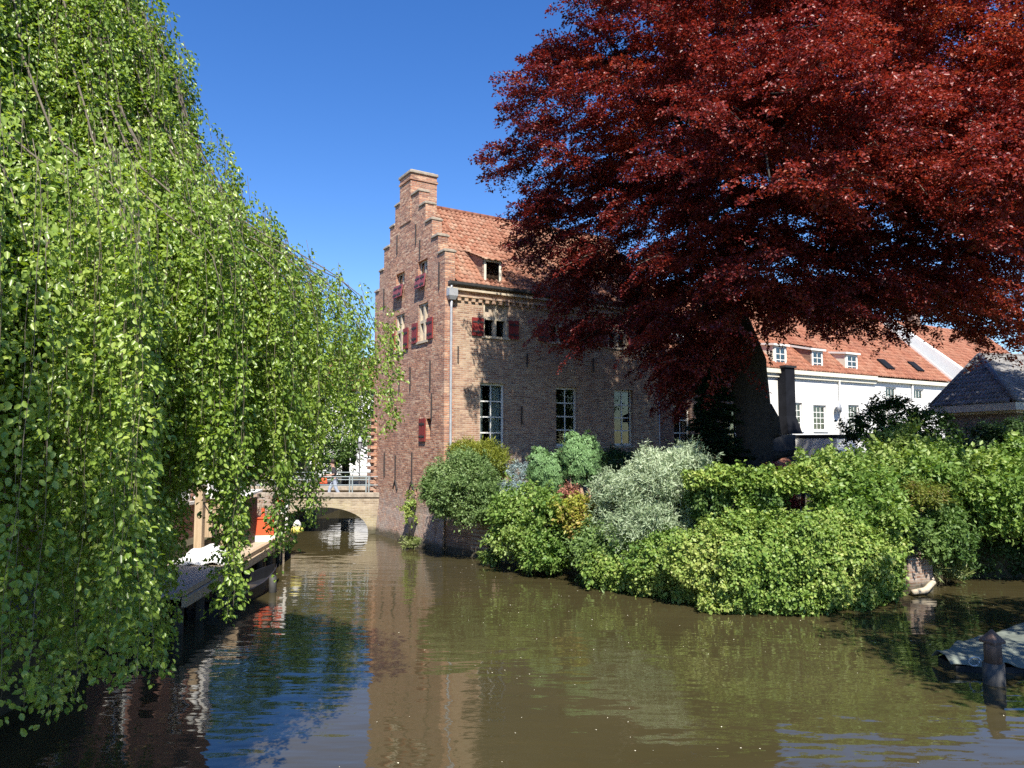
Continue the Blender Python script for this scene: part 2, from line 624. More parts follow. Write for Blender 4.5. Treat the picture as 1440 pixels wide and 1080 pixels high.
M['tiles_red'] = tile_mat('red pantiles', [(0.238, 0.085, 0.053), (0.329, 0.133, 0.079), (0.398, 0.199, 0.126)], (0.36, 0.19, 0.13))
M['tiles_grey'] = tile_mat('grey pantiles', [(0.17, 0.165, 0.165), (0.26, 0.255, 0.25), (0.36, 0.35, 0.34)], (0.30, 0.29, 0.27))
M['skin'] = plain('skin', (0.50, 0.30, 0.22), 0.6, 0.05, 5, bump=0)
M['jeans'] = plain('light blue jeans', (0.33, 0.38, 0.47), 0.9, 0.15, 12, bump=0.1)
M['jacket'] = plain('dark jacket cloth', (0.035, 0.035, 0.045), 0.9, 0.2, 12, bump=0.1)
M['hair'] = plain('dark brown hair', (0.04, 0.025, 0.018), 0.7, 0.3, 20)
M['shoe'] = plain('white shoe', (0.6, 0.6, 0.58), 0.6, 0.1, 8, bump=0)
M['petal'] = plain('pale petal', (0.62, 0.58, 0.42), 0.8, 0.25, 9, bump=0)


def glass_mat():
    t = NT('window glass')
    tr = t.n('ShaderNodeBsdfTransparent')
    tr.inputs[0].default_value = (0.75, 0.8, 0.8, 1)
    gl = t.n('ShaderNodeBsdfGlossy')
    gl.inputs['Roughness'].default_value = 0.02
    n = t.noise(t.obj(), 1.5, 2)
    bp = t.n('ShaderNodeBump')
    bp.inputs['Strength'].default_value = 0.08
    t.l(n.outputs[0], bp.inputs['Height'])
    t.l(bp.outputs[0], gl.inputs['Normal'])
    fr = t.n('ShaderNodeFresnel')
    fr.inputs[0].default_value = 1.45
    ms = t.n('ShaderNodeMixShader')
    t.l(t.math('MULTIPLY', fr.outputs[0], 0.7), ms.inputs[0])
    t.l(tr.outputs[0], ms.inputs[1])
    t.l(gl.outputs[0], ms.inputs[2])
    t.l(ms.outputs[0], t.o.inputs['Surface'])
    return t.m


M['glass'] = glass_mat()


def water_mat():
    t = NT('canal water')
    o = t.obj()
    n0 = t.noise(o, 0.25, 3)
    t.l(t.ramp(n0.outputs[0], [(0.3, (0.048, 0.040, 0.017)), (0.7, (0.064, 0.053, 0.024))]), t.b.inputs['Base Color'])
    t.rough(0.03)
    t.b.inputs['IOR'].default_value = 1.52
    t.b.inputs['Specular IOR Level'].default_value = 0.6
    mp = t.n('ShaderNodeMapping')
    mp.inputs['Scale'].default_value = (0.55, 1.5, 1)
    mp.inputs['Rotation'].default_value = (0, 0, 0.12)
    t.l(o, mp.inputs[0])
    a = t.noise(mp.outputs[0], 1.5, 2, 0.45)
    mp2 = t.n('ShaderNodeMapping')
    mp2.inputs['Scale'].default_value = (0.8, 1.7, 1)
    mp2.inputs['Rotation'].default_value = (0, 0, -0.35)
    t.l(o, mp2.inputs[0])
    b = t.noise(mp2.outputs[0], 5.0, 2, 0.5)
    patch = t.ramp(t.noise(o, 0.16, 2).outputs[0], [(0.38, (0.25, 0.25, 0.25)), (0.62, (1, 1, 1))])
    h = t.math('ADD', a.outputs[0], t.math('MULTIPLY', t.math('MULTIPLY', b.outputs[0], 0.16), patch))
    t.bump(h, 1.0, 0.017)
    return t.m


M['water'] = water_mat()
M['lf_weep'] = leaf_mat('weeping beech leaf', [(0.090, 0.161, 0.021), (0.183, 0.285, 0.042), (0.288, 0.393, 0.071), (0.455, 0.524, 0.144)], 0.36, (1.5, 1.5, 0.5), 0.36, 0.55)
M['lf_red'] = leaf_mat('copper beech leaf', [(0.063, 0.011, 0.015), (0.165, 0.023, 0.020), (0.275, 0.048, 0.028), (0.316, 0.097, 0.041)], 0.25, (2.2, 1.3, 0.9), 0.40, 0.35)
M['lf_bright'] = leaf_mat('bright green leaf', [(0.080, 0.164, 0.031), (0.146, 0.252, 0.053), (0.227, 0.340, 0.079), (0.320, 0.404, 0.124)], 0.32, (1.4, 1.4, 0.6))
M['lf_ivy'] = leaf_mat('ivy leaf', [(0.068, 0.143, 0.026), (0.150, 0.247, 0.046), (0.259, 0.364, 0.078), (0.382, 0.429, 0.124)], 0.25, (1.4, 1.4, 0.6))
M['lf_mid'] = leaf_mat('mid green leaf', [(0.053, 0.112, 0.027), (0.113, 0.196, 0.050), (0.189, 0.280, 0.081)], 0.3)
M['lf_box'] = leaf_mat('dense evergreen leaf', [(0.087, 0.150, 0.042), (0.158, 0.247, 0.080), (0.244, 0.330, 0.126)], 0.28)
M['lf_juniper'] = leaf_mat('golden juniper spray', [(0.075, 0.112, 0.015), (0.165, 0.203, 0.027), (0.285, 0.300, 0.042)], 0.2)
M['lf_blue'] = leaf_mat('blue spruce needle', [(0.130, 0.195, 0.195), (0.247, 0.338, 0.338), (0.364, 0.455, 0.442)], 0.1, (1, 1, 1))
M['lf_cypress'] = leaf_mat('grey green cypress spray', [(0.101, 0.200, 0.070), (0.166, 0.296, 0.109), (0.230, 0.384, 0.154)], 0.15, (1, 1.1, 0.7))
M['lf_yellow'] = leaf_mat('yellow green leaf', [(0.137, 0.197, 0.023), (0.264, 0.316, 0.040), (0.371, 0.361, 0.069), (0.411, 0.294, 0.092)], 0.3)
M['lf_silver'] = leaf_mat('silver leaf', [(0.203, 0.275, 0.145), (0.362, 0.450, 0.275), (0.522, 0.594, 0.406)], 0.25, (1, 1.1, 0.8))
M['lf_spruce'] = leaf_mat('dark spruce needle', [(0.012, 0.028, 0.014), (0.024, 0.050, 0.024), (0.04, 0.075, 0.035)], 0.1)
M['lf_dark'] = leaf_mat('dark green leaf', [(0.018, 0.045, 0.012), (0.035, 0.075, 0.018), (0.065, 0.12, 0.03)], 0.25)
M['lf_crimson'] = leaf_mat('crimson leaf', [(0.08, 0.01, 0.02), (0.17, 0.02, 0.04), (0.26, 0.06, 0.07)], 0.3, (1.6, 1, 1))
M['lf_pink'] = leaf_mat('salmon shoots', [(0.140, 0.140, 0.050), (0.340, 0.140, 0.100), (0.480, 0.200, 0.150)], 0.2, (1.2, 1, 1))
M['lf_gold'] = leaf_mat('bronze leaf', [(0.080, 0.132, 0.025), (0.114, 0.143, 0.029), (0.208, 0.243, 0.046), (0.250, 0.186, 0.065)], 0.3)
M['grassy'] = leaf_mat('bank grass', [(0.09, 0.13, 0.03), (0.17, 0.22, 0.06), (0.27, 0.30, 0.12)], 0.3)

# ------------------------------------------------------------------ setting: water and ground
mb = MB()
mb.quad((-400, -60, 0), (400, -60, 0), (400, 400, 0), (-400, 400, 0))
tag(mb.build('water', M['water']), kind='structure')


def land(name, pts, z, mat):
    mb = MB()
    mb.poly([(x, y, z) for x, y in pts])
    n = len(pts)
    for i in range(n):
        a, b = pts[i], pts[(i + 1) % n]
        mb.quad((a[0], a[1], -1.0), (b[0], b[1], -1.0), (b[0], b[1], z), (a[0], a[1], z))
    return tag(mb.build(name, mat), kind='structure')


RIGHT = [(-5.9, 32.72), (-2.25, 26.95), (6.25, 18.0), (9.75, 19.9), (11.4, 21.9), (300, 21.9), (300, 600), (-5.9, 600)]
land('garden_ground', RIGHT, 1.2, M['soil'])
land('left_bank_ground', [(-7.45, -60), (-7.45, 13.2), (-9.0, 13.6), (-9.0, 29.0), (-10.1, 30.4), (-10.1, 600), (-300, 600), (-300, -60)], 1.1, M['soil'])
# ------------------------------------------------------------------ building helpers
def MF(u, z, d): return (u, d, z)      # wall along local x, d = inwards
def MG(u, z, d): return (d, u, z)      # wall along local y, d = inwards


def grid_wall(mb, us, zs, inside, Mp, t, d0=0.0):
    us, zs = sorted(set(round(u, 4) for u in us)), sorted(set(round(z, 4) for z in zs))
    nu, nz = len(us) - 1, len(zs) - 1
    ins = [[inside((us[i] + us[i + 1]) / 2, (zs[j] + zs[j + 1]) / 2) for j in range(nz)] for i in range(nu)]
    g = lambda i, j: 0 <= i < nu and 0 <= j < nz and ins[i][j]
    for i in range(nu):
        for j in range(nz):
            if not ins[i][j]: continue
            a, b, c, e = us[i], us[i + 1], zs[j], zs[j + 1]
            for d in (d0, d0 + t):
                mb.quad(Mp(a, c, d), Mp(b, c, d), Mp(b, e, d), Mp(a, e, d))
            if not g(i - 1, j): mb.quad(Mp(a, c, d0), Mp(a, e, d0), Mp(a, e, d0 + t), Mp(a, c, d0 + t))
            if not g(i + 1, j): mb.quad(Mp(b, c, d0), Mp(b, e, d0), Mp(b, e, d0 + t), Mp(b, c, d0 + t))
            if not g(i, j - 1): mb.quad(Mp(a, c, d0), Mp(b, c, d0), Mp(b, c, d0 + t), Mp(a, c, d0 + t))
            if not g(i, j + 1): mb.quad(Mp(a, e, d0), Mp(b, e, d0), Mp(b, e, d0 + t), Mp(a, e, d0 + t))


def weld(o):
    bm = bmesh.new()
    bm.from_mesh(o.data)
    bmesh.ops.remove_doubles(bm, verts=bm.verts, dist=0.0005)
    bmesh.ops.recalc_face_normals(bm, faces=bm.faces)
    bm.to_mesh(o.data)
    bm.free()
    return o


def holes_wall(name, mat, parent, u0, u1, z0, z1, holes, Mp, t, top=None, d0=0.0):
    """top: list of (u0,u1,z) making a stepped outline"""
    us, zs = [u0, u1], [z0, z1]
    for h in holes:
        us += [h[0], h[1]]; zs += [h[2], h[3]]
    if top:
        for a, b, z in top: us += [a, b]; zs.append(z)

    def inside(u, z):
        if any(h[0] < u < h[1] and h[2] < z < h[3] for h in holes): return False
        if top:
            for a, b, zz in top:
                if a < u < b: return z < zz
        return True
    mb = MB()
    grid_wall(mb, us, zs, inside, Mp, t, d0)
    return weld(mb.build(name, mat, parent))


def window(parent, Mp, u0, u1, z0, z1, d, nu, nz, mat, fw=0.06, bw=0.03, name='window', glass=True, curtain=None, sill=None, sash=None):
    """a glazed window: frame and glazing bars, pane and curtain below it"""
    mb = MB()
    e = 0.05
    B = lambda a, b, c, f, x, y: mb.box(a, b, c, f, x, y, lambda p, q, r: Mp(p, q, r))
    B(u0, u0 + fw, z0, z1, d, d + e)
    B(u1 - fw, u1, z0, z1, d, d + e)
    B(u0 + fw, u1 - fw, z1 - fw, z1, d + 0.002, d + e - 0.002)
    B(u0 + fw, u1 - fw, z0, z0 + fw, d + 0.002, d + e - 0.002)
    iu0, iu1, iz0, iz1 = u0 + fw, u1 - fw, z0 + fw, z1 - fw
    for i in range(1, nu):
        c = iu0 + (iu1 - iu0) * i / nu
        w = bw * (1.5 if sash == i else 1)
        B(c - w / 2, c + w / 2, iz0, iz1, d + 0.008, d + e - 0.008)
    for j in range(1, nz):
        c = iz0 + (iz1 - iz0) * j / nz
        B(iu0, iu1, c - bw / 2, c + bw / 2, d + 0.012, d + e - 0.012)
    w = mb.build(name, mat, parent)
    if glass:
        m2 = MB()
        m2.box(iu0, iu1, iz0, iz1, d + 0.022, d + 0.028, lambda p, q, r: Mp(p, q, r))
        m2.build('pane', M['glass'], w)
    if sill:
        m3 = MB()
        m3.box(u0 - 0.06, u1 + 0.06, z0 - 0.09, z0 - 0.003, d - 0.16, d + 0.04, lambda p, q, r: Mp(p, q, r))
        m3.build('sill', sill, w)
    if curtain:
        for a, b in curtain:
            m4 = MB()
            k = 14
            for i in range(k):
                ua, ub = a + (b - a) * i / k, a + (b - a) * (i + 1) / k
                da, db = d + 0.2 + 0.04 * math.sin(i * 2.2), d + 0.2 + 0.04 * math.sin((i + 1) * 2.2)
                m4.quad(Mp(ua, z0, da), Mp(ub, z0, db), Mp(ub, z1, db), Mp(ua, z1, da))
            m4.build('curtain', M['curtain'], w)
    return w


def shutter(parent, Mp, u0, u1, z0, z1, mat, d=-0.05, tilt=0.0):
    mb = MB()
    n = 3
    for i in range(n):
        a, b = u0 + (u1 - u0) * i / n, u0 + (u1 - u0) * (i + 1) / n
        mb.box(a + 0.004, b - 0.004, z0, z1, d - 0.02, d + 0.02, lambda p, q, r: Mp(p, q, r + tilt * (z1 - q)))
    s = mb.build('shutter', mat, parent)
    for zz in (z0 + (z1 - z0) * 0.22, z0 + (z1 - z0) * 0.76):
        m2 = MB()
        m2.box(u0 + 0.02, u1 - 0.02, zz - 0.03, zz + 0.03, d - 0.035, d - 0.021, lambda p, q, r: Mp(p, q, r + tilt * (z1 - q)))
        um = (u0 + u1) / 2
        m2.box(um - 0.035, um + 0.035, zz - 0.07, zz + 0.07, d - 0.043, d - 0.034, lambda p, q, r: Mp(p, q, r + tilt * (z1 - q)))
        m2.build('hinge', M['iron'], s)
    return s


def pantiles(name, mat, parent, O, U, V, lu, lv, tw=0.24, th=0.30, amp=0.03, keep=None, seed=1, res=5, shape=None):
    O, U, V = (np.array(a, float) for a in (O, U, V))
    U, V = U / np.linalg.norm(U), V / np.linalg.norm(V)
    N = np.cross(U, V)
    if N[2] < 0: N = -N
    r = np.random.default_rng(seed)
    nu, nv = int(lu / tw), int(lv / th)
    tw, th = lu / nu, lv / nv
    iu, iv = np.meshgrid(np.arange(nu), np.arange(nv), indexing='ij')
    iu, iv = iu.ravel(), iv.ravel()
    if keep is not None:
        ok = keep((iu + 0.5) * tw, (iv + 0.5) * th)
        iu, iv = iu[ok], iv[ok]
    n = len(iu)
    s = np.linspace(0, 1, res)
    prof = amp * np.sin(2 * PI * s + 0.6) + amp * 0.5
    tilt = r.normal(size=n) * 0.006
    P = []
    for k, (vv, hh) in enumerate(((-0.02, 0.035), (th + 0.015, 0.0), (-0.02, -0.01))):
        u = (iu[:, None] + s[None]) * tw
        v = (iv * th + vv)[:, None] + r.normal(size=(n, 1)) * 0.006
        h = (prof[None] if k < 2 else prof[None] * 0.6) + hh + tilt[:, None] * (1 if k == 0 else 0)
        P.append(O + u[..., None] * U + v[..., None] * V + h[..., None] * N)
    V_ = np.stack(P, 1).reshape(n, -1, 3)
    q = []
    for i in range(res - 1):
        q.append([i, i + 1, res + i + 1, res + i])
        q.append([2 * res + i, 2 * res + i + 1, i + 1, i])
    q = np.array(q)
    Fc = (np.arange(n)[:, None, None] * (3 * res) + q[None]).reshape(-1, 4)
    tint = np.clip(0.5 + 0.2 * r.normal(size=n) + 0.18 * lump(V_[:, 0], 0.7), 0, 1)
    return np_mesh(name, V_.reshape(-1, 3), Fc, mat, parent, np.repeat(tint, 3 * res))


# ------------------------------------------------------------------ the stepped gable house
GA = math.atan2(640, 1030)
HX, HY = -2.479, 26.711
house = empty('brick_house', (HX, HY, 0), GA)
tag(house, 'tall medieval brick house with stepped gable, chimney and orange tiled roof beside the canal', 'house')
L, W = 10.55, 7.0
# gable wall (local x = 0)
steps = [(0, 0.58, 11.02), (0.58, 1.15, 11.75), (1.15, 1.73, 12.52), (1.73, 2.35, 13.32), (2.35, 3.1, 14.0), (3.1, 4.25, 14.05),
         (4.25, 4.8, 14.0), (4.8, 5.35, 13.2), (5.35, 6.0, 12.4), (6.0, 6.5, 11.5), (6.5, 7.0, 10.65)]
g_holes = [(3.72, 4.6, 10.48, 11.02), (1.52, 2.4, 10.5, 11.1),
           (3.66, 4.58, 7.74, 9.26), (1.42, 2.32, 7.88, 9.36),
           (1.1, 1.5, 4.05, 4.85), (2.30, 2.46, 1.80, 2.16)]
holes_wall('gable_wall', M['brick_gable'], house, 0, W, -0.5, 14.05, g_holes, MG, 0.42, top=steps)
# coping slabs on the steps
for i, (a, b, z) in enumerate(steps):
    if i == 5: continue
    mb = MB()
    left = i > 5
    mb.box(a - (0.0 if left else 0.03), b + (0.03 if left else 0.0), z + 0.002, z + 0.08, -0.05, 0.47, lambda p, q, r: (r, p, q))
    # worn second course
    mb.box(a + 0.03, b - 0.03, z + 0.08, z + 0.13, -0.01, 0.43, lambda p, q, r: (r, p, q))
    mb.build('coping', M['coping'], house, bevel=0.012)
# chimney
mb = MB()
mb.box(-0.035, 1.15, 3.12, 4.24, 13.0, 15.0)
mb.box(-0.075, 1.19, 3.08, 4.28, 14.72, 14.80)
ch = mb.build('chimney', M['brick_gable'], house)
mb = MB()
mb.box(-0.09, 1.2, 3.06, 4.3, 15.0, 15.13)
mb.box(0.02, 1.1, 3.2, 4.15, 15.13, 15.2)
mb.build('chimney_cap', M['coping'], ch, bevel=0.02)
# facade
f_holes = [(1.5, 2.6, 3.62, 6.19), (5.0, 6.07, 3.8, 6.17), (8.0, 9.05, 3.8, 6.17),
           (1.64, 2.72, 7.98, 9.38), (4.64, 5.72, 7.98, 9.38), (7.7, 8.78, 7.98, 9.38)]
holes_wall('facade_wall', M['brick_front'], house, 0.424, L, -0.5, 9.9, f_holes, MF, 0.42)
mb = MB()      # quoin strip of the gable corner on the facade side and the rear walls
mb.box(0.42, L, W - 0.42, W, -0.5, 9.9)
mb.box(L - 0.4, L, 0.424, W - 0.424, -0.5, 9.9)
mb.poly([(L - 0.4, 0.1, 9.9), (L - 0.4, W - 0.1, 9.9), (L - 0.4, 3.5, 13.65)])
mb.poly([(L, 0.1, 9.9), (L, W - 0.1, 9.9), (L, 3.5, 13.65)])
mb.build('rear_wall', M['brick_wing'], house)
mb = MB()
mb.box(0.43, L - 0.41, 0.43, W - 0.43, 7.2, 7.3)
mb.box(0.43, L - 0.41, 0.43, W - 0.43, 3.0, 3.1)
mb.box(0.43, L - 0.41, 1.6, 1.7, 3.1, 7.19)  # added dark sheet behind the panes, stands in for the unlit room
mb.build('dark_floor_screen', M['dark'], house)
# roof: front and back slopes
sl = Vector((0, 3.62, 3.95)).normalized()
lv = math.hypot(3.62, 3.95)
pantiles('roof_front', M['tiles_orange'], house, (0.40, -0.12, 9.90), (1, 0, 0), sl, L - 0.3, lv, seed=3, tw=0.205, th=0.26)
mb = MB()
rb = [(0.4, -0.05, 9.90), (L + 0.1, -0.05, 9.90), (L + 0.1, 3.5, 13.78), (0.4, 3.5, 13.78)]
mb.poly(rb)
mb.poly([(x, 7.0 - y, z) for x, y, z in rb])
mb.build('roof_boarding', M['wood_dark'], house)
pantiles('roof_back', M['tiles_orange'], house, (L + 0.1, 7.12, 9.90), (-1, 0, 0), (0, -3.62, 3.95), L - 0.3, lv, seed=4, tw=0.5, th=0.6)
mb = MB()
for i in range(int(L / 0.38)):
    x = 0.42 + i * 0.38
    mb.tube([(x, 3.5, 13.82), (x + 0.36, 3.5, 13.835)], [0.13, 0.115], 8)
mb.build('ridge_tile', M['tiles_orange'], house, smooth=True)
# corbel table, eaves board, gutter
mb = MB()
for i in range(int((L - 0.5) / 0.30)):
    x = 0.5 + i * 0.30
    mb.box(x, x + 0.15, -0.07, -0.003, 9.22, 9.36)
mb.box(0.43, L, -0.09, -0.003, 9.36, 9.44)
mb.build('corbel_table', M['brick_front'], house)
mb = MB()
mb.box(0.05, L, -0.13, -0.003, 9.60, 9.68)
mb.build('eaves_moulding', M['stone'], house)
mb = MB()
prof = [(-0.16, 0.0), (-0.145, -0.09), (-0.08, -0.13), (-0.02, -0.09), (0.0, 0.0)]
for i in range(4):
    (a, b), (c, d) = prof[i], prof[i + 1]
    mb.quad((0.1, a - 0.05, 9.9 + b), (L + 0.1, a - 0.05, 9.9 + b), (L + 0.1, c - 0.05, 9.9 + d), (0.1, c - 0.05, 9.9 + d))
mb.box(0.1, 0.12, -0.21, -0.05, 9.78, 9.9)
mb.build('gutter', M['gutter'], house)
mb = MB()
mb.tube([(0.22, -0.09, 9.78), (0.22, -0.12, 9.6)], 0.05, 8)
mb.tube([(0.22, -0.12, 9.3), (0.22, -0.10, 8.9), (0.22, -0.10, 3.0), (0.22, -0.10, 1.3)], 0.05, 8)
dp = mb.build('downpipe', M['zinc'], house, smooth=True)
mb = MB()
mb.hexa([(0.12, -0.2, 9.2), (0.34, -0.2, 9.2), (0.34, -0.02, 9.2), (0.12, -0.02, 9.2), (0.05, -0.26, 9.34), (0.41, -0.26, 9.34), (0.41, -0.01, 9.34), (0.05, -0.01, 9.34)])
mb.box(0.05, 0.41, -0.26, -0.01, 9.342, 9.62)
mb.build('hopper', M['zinc'], dp)
# dormer
mb = MB()
dz0, dz1, dx0, dx1, dy = 10.12, 10.98, 1.72, 2.48, 0.12
back = 1.55
zr = lambda y: 9.90 + (y + 0.12) * 3.95 / 3.62
for x0, x1 in ((dx0 - 0.06, dx0), (dx1, dx1 + 0.06)):
    mb.hexa([(x0, dy, zr(dy) - 0.1), (x1, dy, zr(dy) - 0.1), (x1, back, zr(back) - 0.1), (x0, back, zr(back) - 0.1),
             (x0, dy, dz1), (x1, dy, dz1), (x1, back, dz1 + 0.62), (x0, back, dz1 + 0.62)])
dm = mb.build('dormer', M['brick_wing'], house)
pantiles('dormer_roof', M['tiles_orange'], dm, (dx0 - 0.18, dy - 0.14, dz1 - 0.02), (1, 0, 0), (0, back - dy + 0.1, 0.62), dx1 - dx0 + 0.36, 1.75, seed=8)
window(dm, lambda u, z, d: (u, d + dy, z), dx0, dx1, dz0 - 0.05, dz1, -0.03, 1, 1, M['cream_paint'], fw=0.09, name='dormer_window')
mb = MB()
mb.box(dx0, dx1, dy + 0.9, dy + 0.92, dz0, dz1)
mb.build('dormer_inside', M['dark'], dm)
# tall facade windows
window(house, MF, 1.5, 2.6, 3.62, 6.19, 0.14, 2, 4, M['white_paint'], fw=0.09, bw=0.05, sill=M['stone'], curtain=[(1.58, 1.78), (2.08, 2.55)])
window(house, MF, 5.0, 6.07, 3.8, 6.17, 0.14, 2, 4, M['white_paint'], fw=0.09, bw=0.05, sill=M['stone'])
window(house, MF, 8.0, 9.05, 3.8, 6.17, 0.14, 2, 4, M['white_paint'], fw=0.09, bw=0.05, sill=M['stone'])


def cross_window(Mp, u0, u1, z0, z1, zm, seed):
    """stone cross window: blind upper panels and two open lights between stone posts"""
    mb = MB()
    f = lambda p, q, r: Mp(p, q, r)
    um = (u0 + u1) / 2
    mb.box(u0, u0 + 0.09, z0, z1, 0.05, 0.2, f)
    mb.box(u1 - 0.09, u1, z0, z1, 0.05, 0.2, f)
    mb.box(um - 0.06, um + 0.06, z0, z1, 0.045, 0.2, f)
    for a, b in ((u0 + 0.09, um - 0.06), (um + 0.06, u1 - 0.09)):
        mb.box(a, b, zm - 0.06, zm + 0.06, 0.055, 0.2, f)
        mb.box(a, b, z1 - 0.07, z1, 0.055, 0.2, f)
    w = mb.build('window', M['stone'], house)
    m2 = MB()
    for a, b in ((u0 + 0.09, um - 0.06), (um + 0.06, u1 - 0.09)):
        m2.box(a, b, zm + 0.06, z1 - 0.07, 0.15, 0.2, f)
    m2.build('blind_panel', M['blind'], w)
    m3 = MB()
    for a, b in ((u0 + 0.09, um - 0.06), (um + 0.06, u1 - 0.09)):
        m3.box(a, b, z0, zm - 0.06, 0.24, 0.25, f)
    m3.build('pane', M['glass'], w)
    m4 = MB()
    m4.box(u0 - 0.08, u1 + 0.08, z0 - 0.09, z0 - 0.002, -0.06, 0.2, f)
    m4.build('sill', M['stone'], w)
    return w


for k, u in enumerate((1.64, 4.64, 7.7)):
    cross_window(MF, u, u + 1.08, 7.98, 9.38, 8.68, k)
    shutter(house, MF, u - 0.52, u - 0.02, 7.96, 8.64, M['red_shutter'])
    shutter(house, MF, u + 1.10, u + 1.56, 7.94, 8.66, M['red_shutter'])
cross_window(MG, 3.66, 4.58, 7.74, 9.26, 8.55, 1)
cross_window(MG, 1.42, 2.32, 7.88, 9.36, 8.66, 2)
for a, b, z0, z1 in ((4.58, 5.05, 7.72, 8.56), (3.2, 3.66, 7.74, 8.58), (2.32, 2.82, 7.86, 8.66), (0.92, 1.42, 7.88, 8.70)):
    shutter(house, MG, a, b, z0, z1, M['red_shutter'])
for a, b, z0, z1 in ((3.72, 4.6, 10.48, 11.02), (1.52, 2.4, 10.5, 11.1)):
    window(house, MG, a, b, z0, z1, 0.12, 2, 1, M['stone'], fw=0.06, bw=0.12)
    m_ = (a + b) / 2
    shutter(house, MG, a, m_ - 0.01, z0 - 0.52, z0 - 0.01, M['purple_shutter'], d=-0.09, tilt=-0.12)
    shutter(house, MG, m_ + 0.01, b, z0 - 0.52, z0 - 0.01, M['purple_shutter'], d=-0.09, tilt=-0.12)
shutter(house, MG, 1.5, 2.05, 3.98, 4.86, M['red_shutter'])
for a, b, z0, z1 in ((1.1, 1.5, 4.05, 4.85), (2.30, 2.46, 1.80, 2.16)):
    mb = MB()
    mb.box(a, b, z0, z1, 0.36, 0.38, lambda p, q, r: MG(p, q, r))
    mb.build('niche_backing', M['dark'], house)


# iron wall anchors
def anchor(Mp, u, z, h, fork=False):
    mb = MB()
    P = lambda uu, zz: Mp(uu, zz, -0.03)
    nrm = Vector(Mp(0, 0, -1))
    mb.bar(P(u, z - h / 2), P(u, z + h / 2), 0.035, 0.05, nrm)
    if fork:
        mb.bar(P(u, z - h / 2), P(u - 0.22, z - h / 2 - 0.38), 0.035, 0.05, nrm)
        mb.bar(P(u, z - h / 2), P(u + 0.22, z - h / 2 - 0.38), 0.035, 0.05, nrm)
    mb.build('wall_anchor', M['iron'], house)


for u, z, h, fk in ((4.1, 6.45, .9, 0), (3.0, 6.5, .9, 0), (1.15, 6.5, 1.1, 0), (4.4, 2.9, 1.0, 1), (2.75, 3.0, 1.1, 1), (5.6, 3.0, 1.0, 0),
                    (2.6, 12.3, 0.8, 0), (4.5, 12.3, .8, 0), (0.45, 10.2, 1.0, 0), (5.9, 10.2, 0.9, 0), (1.0, 5.3, 1.0, 0), (2.2, 11.6, .7, 0)):
    anchor(MG, u, z, h, fk)
for u, z, h in ((0.55, 7.2, .6), (3.6, 7.15, .55), (6.9, 7.15, .6), (3.35, 5.0, .7)):
    anchor(MF, u, z, h)
# toothed brick ends left by a lost garden wall, and the battered plinth
mb = MB()
r_ = random.Random(3)
for i in range(22):
    z = 1.7 + i * 0.15
    e = 0.28 if i % 2 else 0.10
    mb.box(-0.02 - e * 0.9, -0.004, 6.55 - 0.0 + r_.uniform(-.03, .03), 6.98, z, z + 0.145)
mb.build('toothing', M['brick_gable'], house)
mb = MB()
mb.hexa([(-0.16, -0.1, -0.6), (-0.004, -0.1, -0.6), (-0.004, 6.98, -0.6), (-0.16, 6.98, -0.6), (-0.02, -0.1, 1.2), (-0.004, -0.1, 1.2), (-0.004, 6.98, 1.2), (-0.02, 6.98, 1.2)])
mb.build('plinth', M['brick_gable'], house)

# ------------------------------------------------------------------ lower wing behind the beech
wing = empty('brick_wing', (HX + (L + 0.01) * math.cos(GA), HY + (L + 0.01) * math.sin(GA), 0), GA)
tag(wing, 'low shaded brick wing with a tiled roof behind the copper beech trunk', 'house')
WL = 7.2
w_holes = [(1.1, 2.15, 3.7, 5.6), (4.4, 5.4, 3.7, 5.6)]
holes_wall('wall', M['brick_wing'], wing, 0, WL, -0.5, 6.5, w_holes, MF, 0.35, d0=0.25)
mb = MB()
mb.box(WL - 0.3, WL, 0.602, 6.0, -0.5, 6.5)
mb.box(0, WL, 6.0, 6.3, -0.5, 6.5)
mb.poly([(WL, 0.3, 6.5), (WL, 6.3, 6.5), (WL, 3.3, 9.2)])
mb.build('rear_wall', M['brick_wing'], wing)
pantiles('roof', M['tiles_orange'], wing, (0, 0.05, 6.55), (1, 0, 0), (0, 3.3, 2.8), WL + 0.1, math.hypot(3.3, 2.8), seed=12)
mb = MB()
mb.poly([(0, 0.1, 6.5), (WL, 0.1, 6.5), (WL, 3.3, 9.25), (0, 3.3, 9.25)])
mb.poly([(0, 6.5, 6.5), (WL, 6.5, 6.5), (WL, 3.3, 9.25), (0, 3.3, 9.25)])
mb.build('roof_boarding', M['wood_dark'], wing)
mb = MB()
for i in range(int(WL / 0.3)):
    mb.box(i * 0.3, i * 0.3 + 0.15, 0.17, 0.247, 6.2, 6.35)
mb.box(0, WL, 0.16, 0.247, 6.35, 6.44)
mb.build('corbel_table', M['brick_wing'], wing)
for a, b, c, d in w_holes:
    window(wing, MF, a, b, c, d, 0.4, 2, 3, M['white_paint'], fw=0.08, bw=0.04, sill=M['stone'])
mb = MB()
mb.tube([(0.1, 0.15, 6.3), (0.1, 0.15, 1.2)], 0.05, 8)
mb.build('downpipe', M['zinc'], wing, smooth=True)
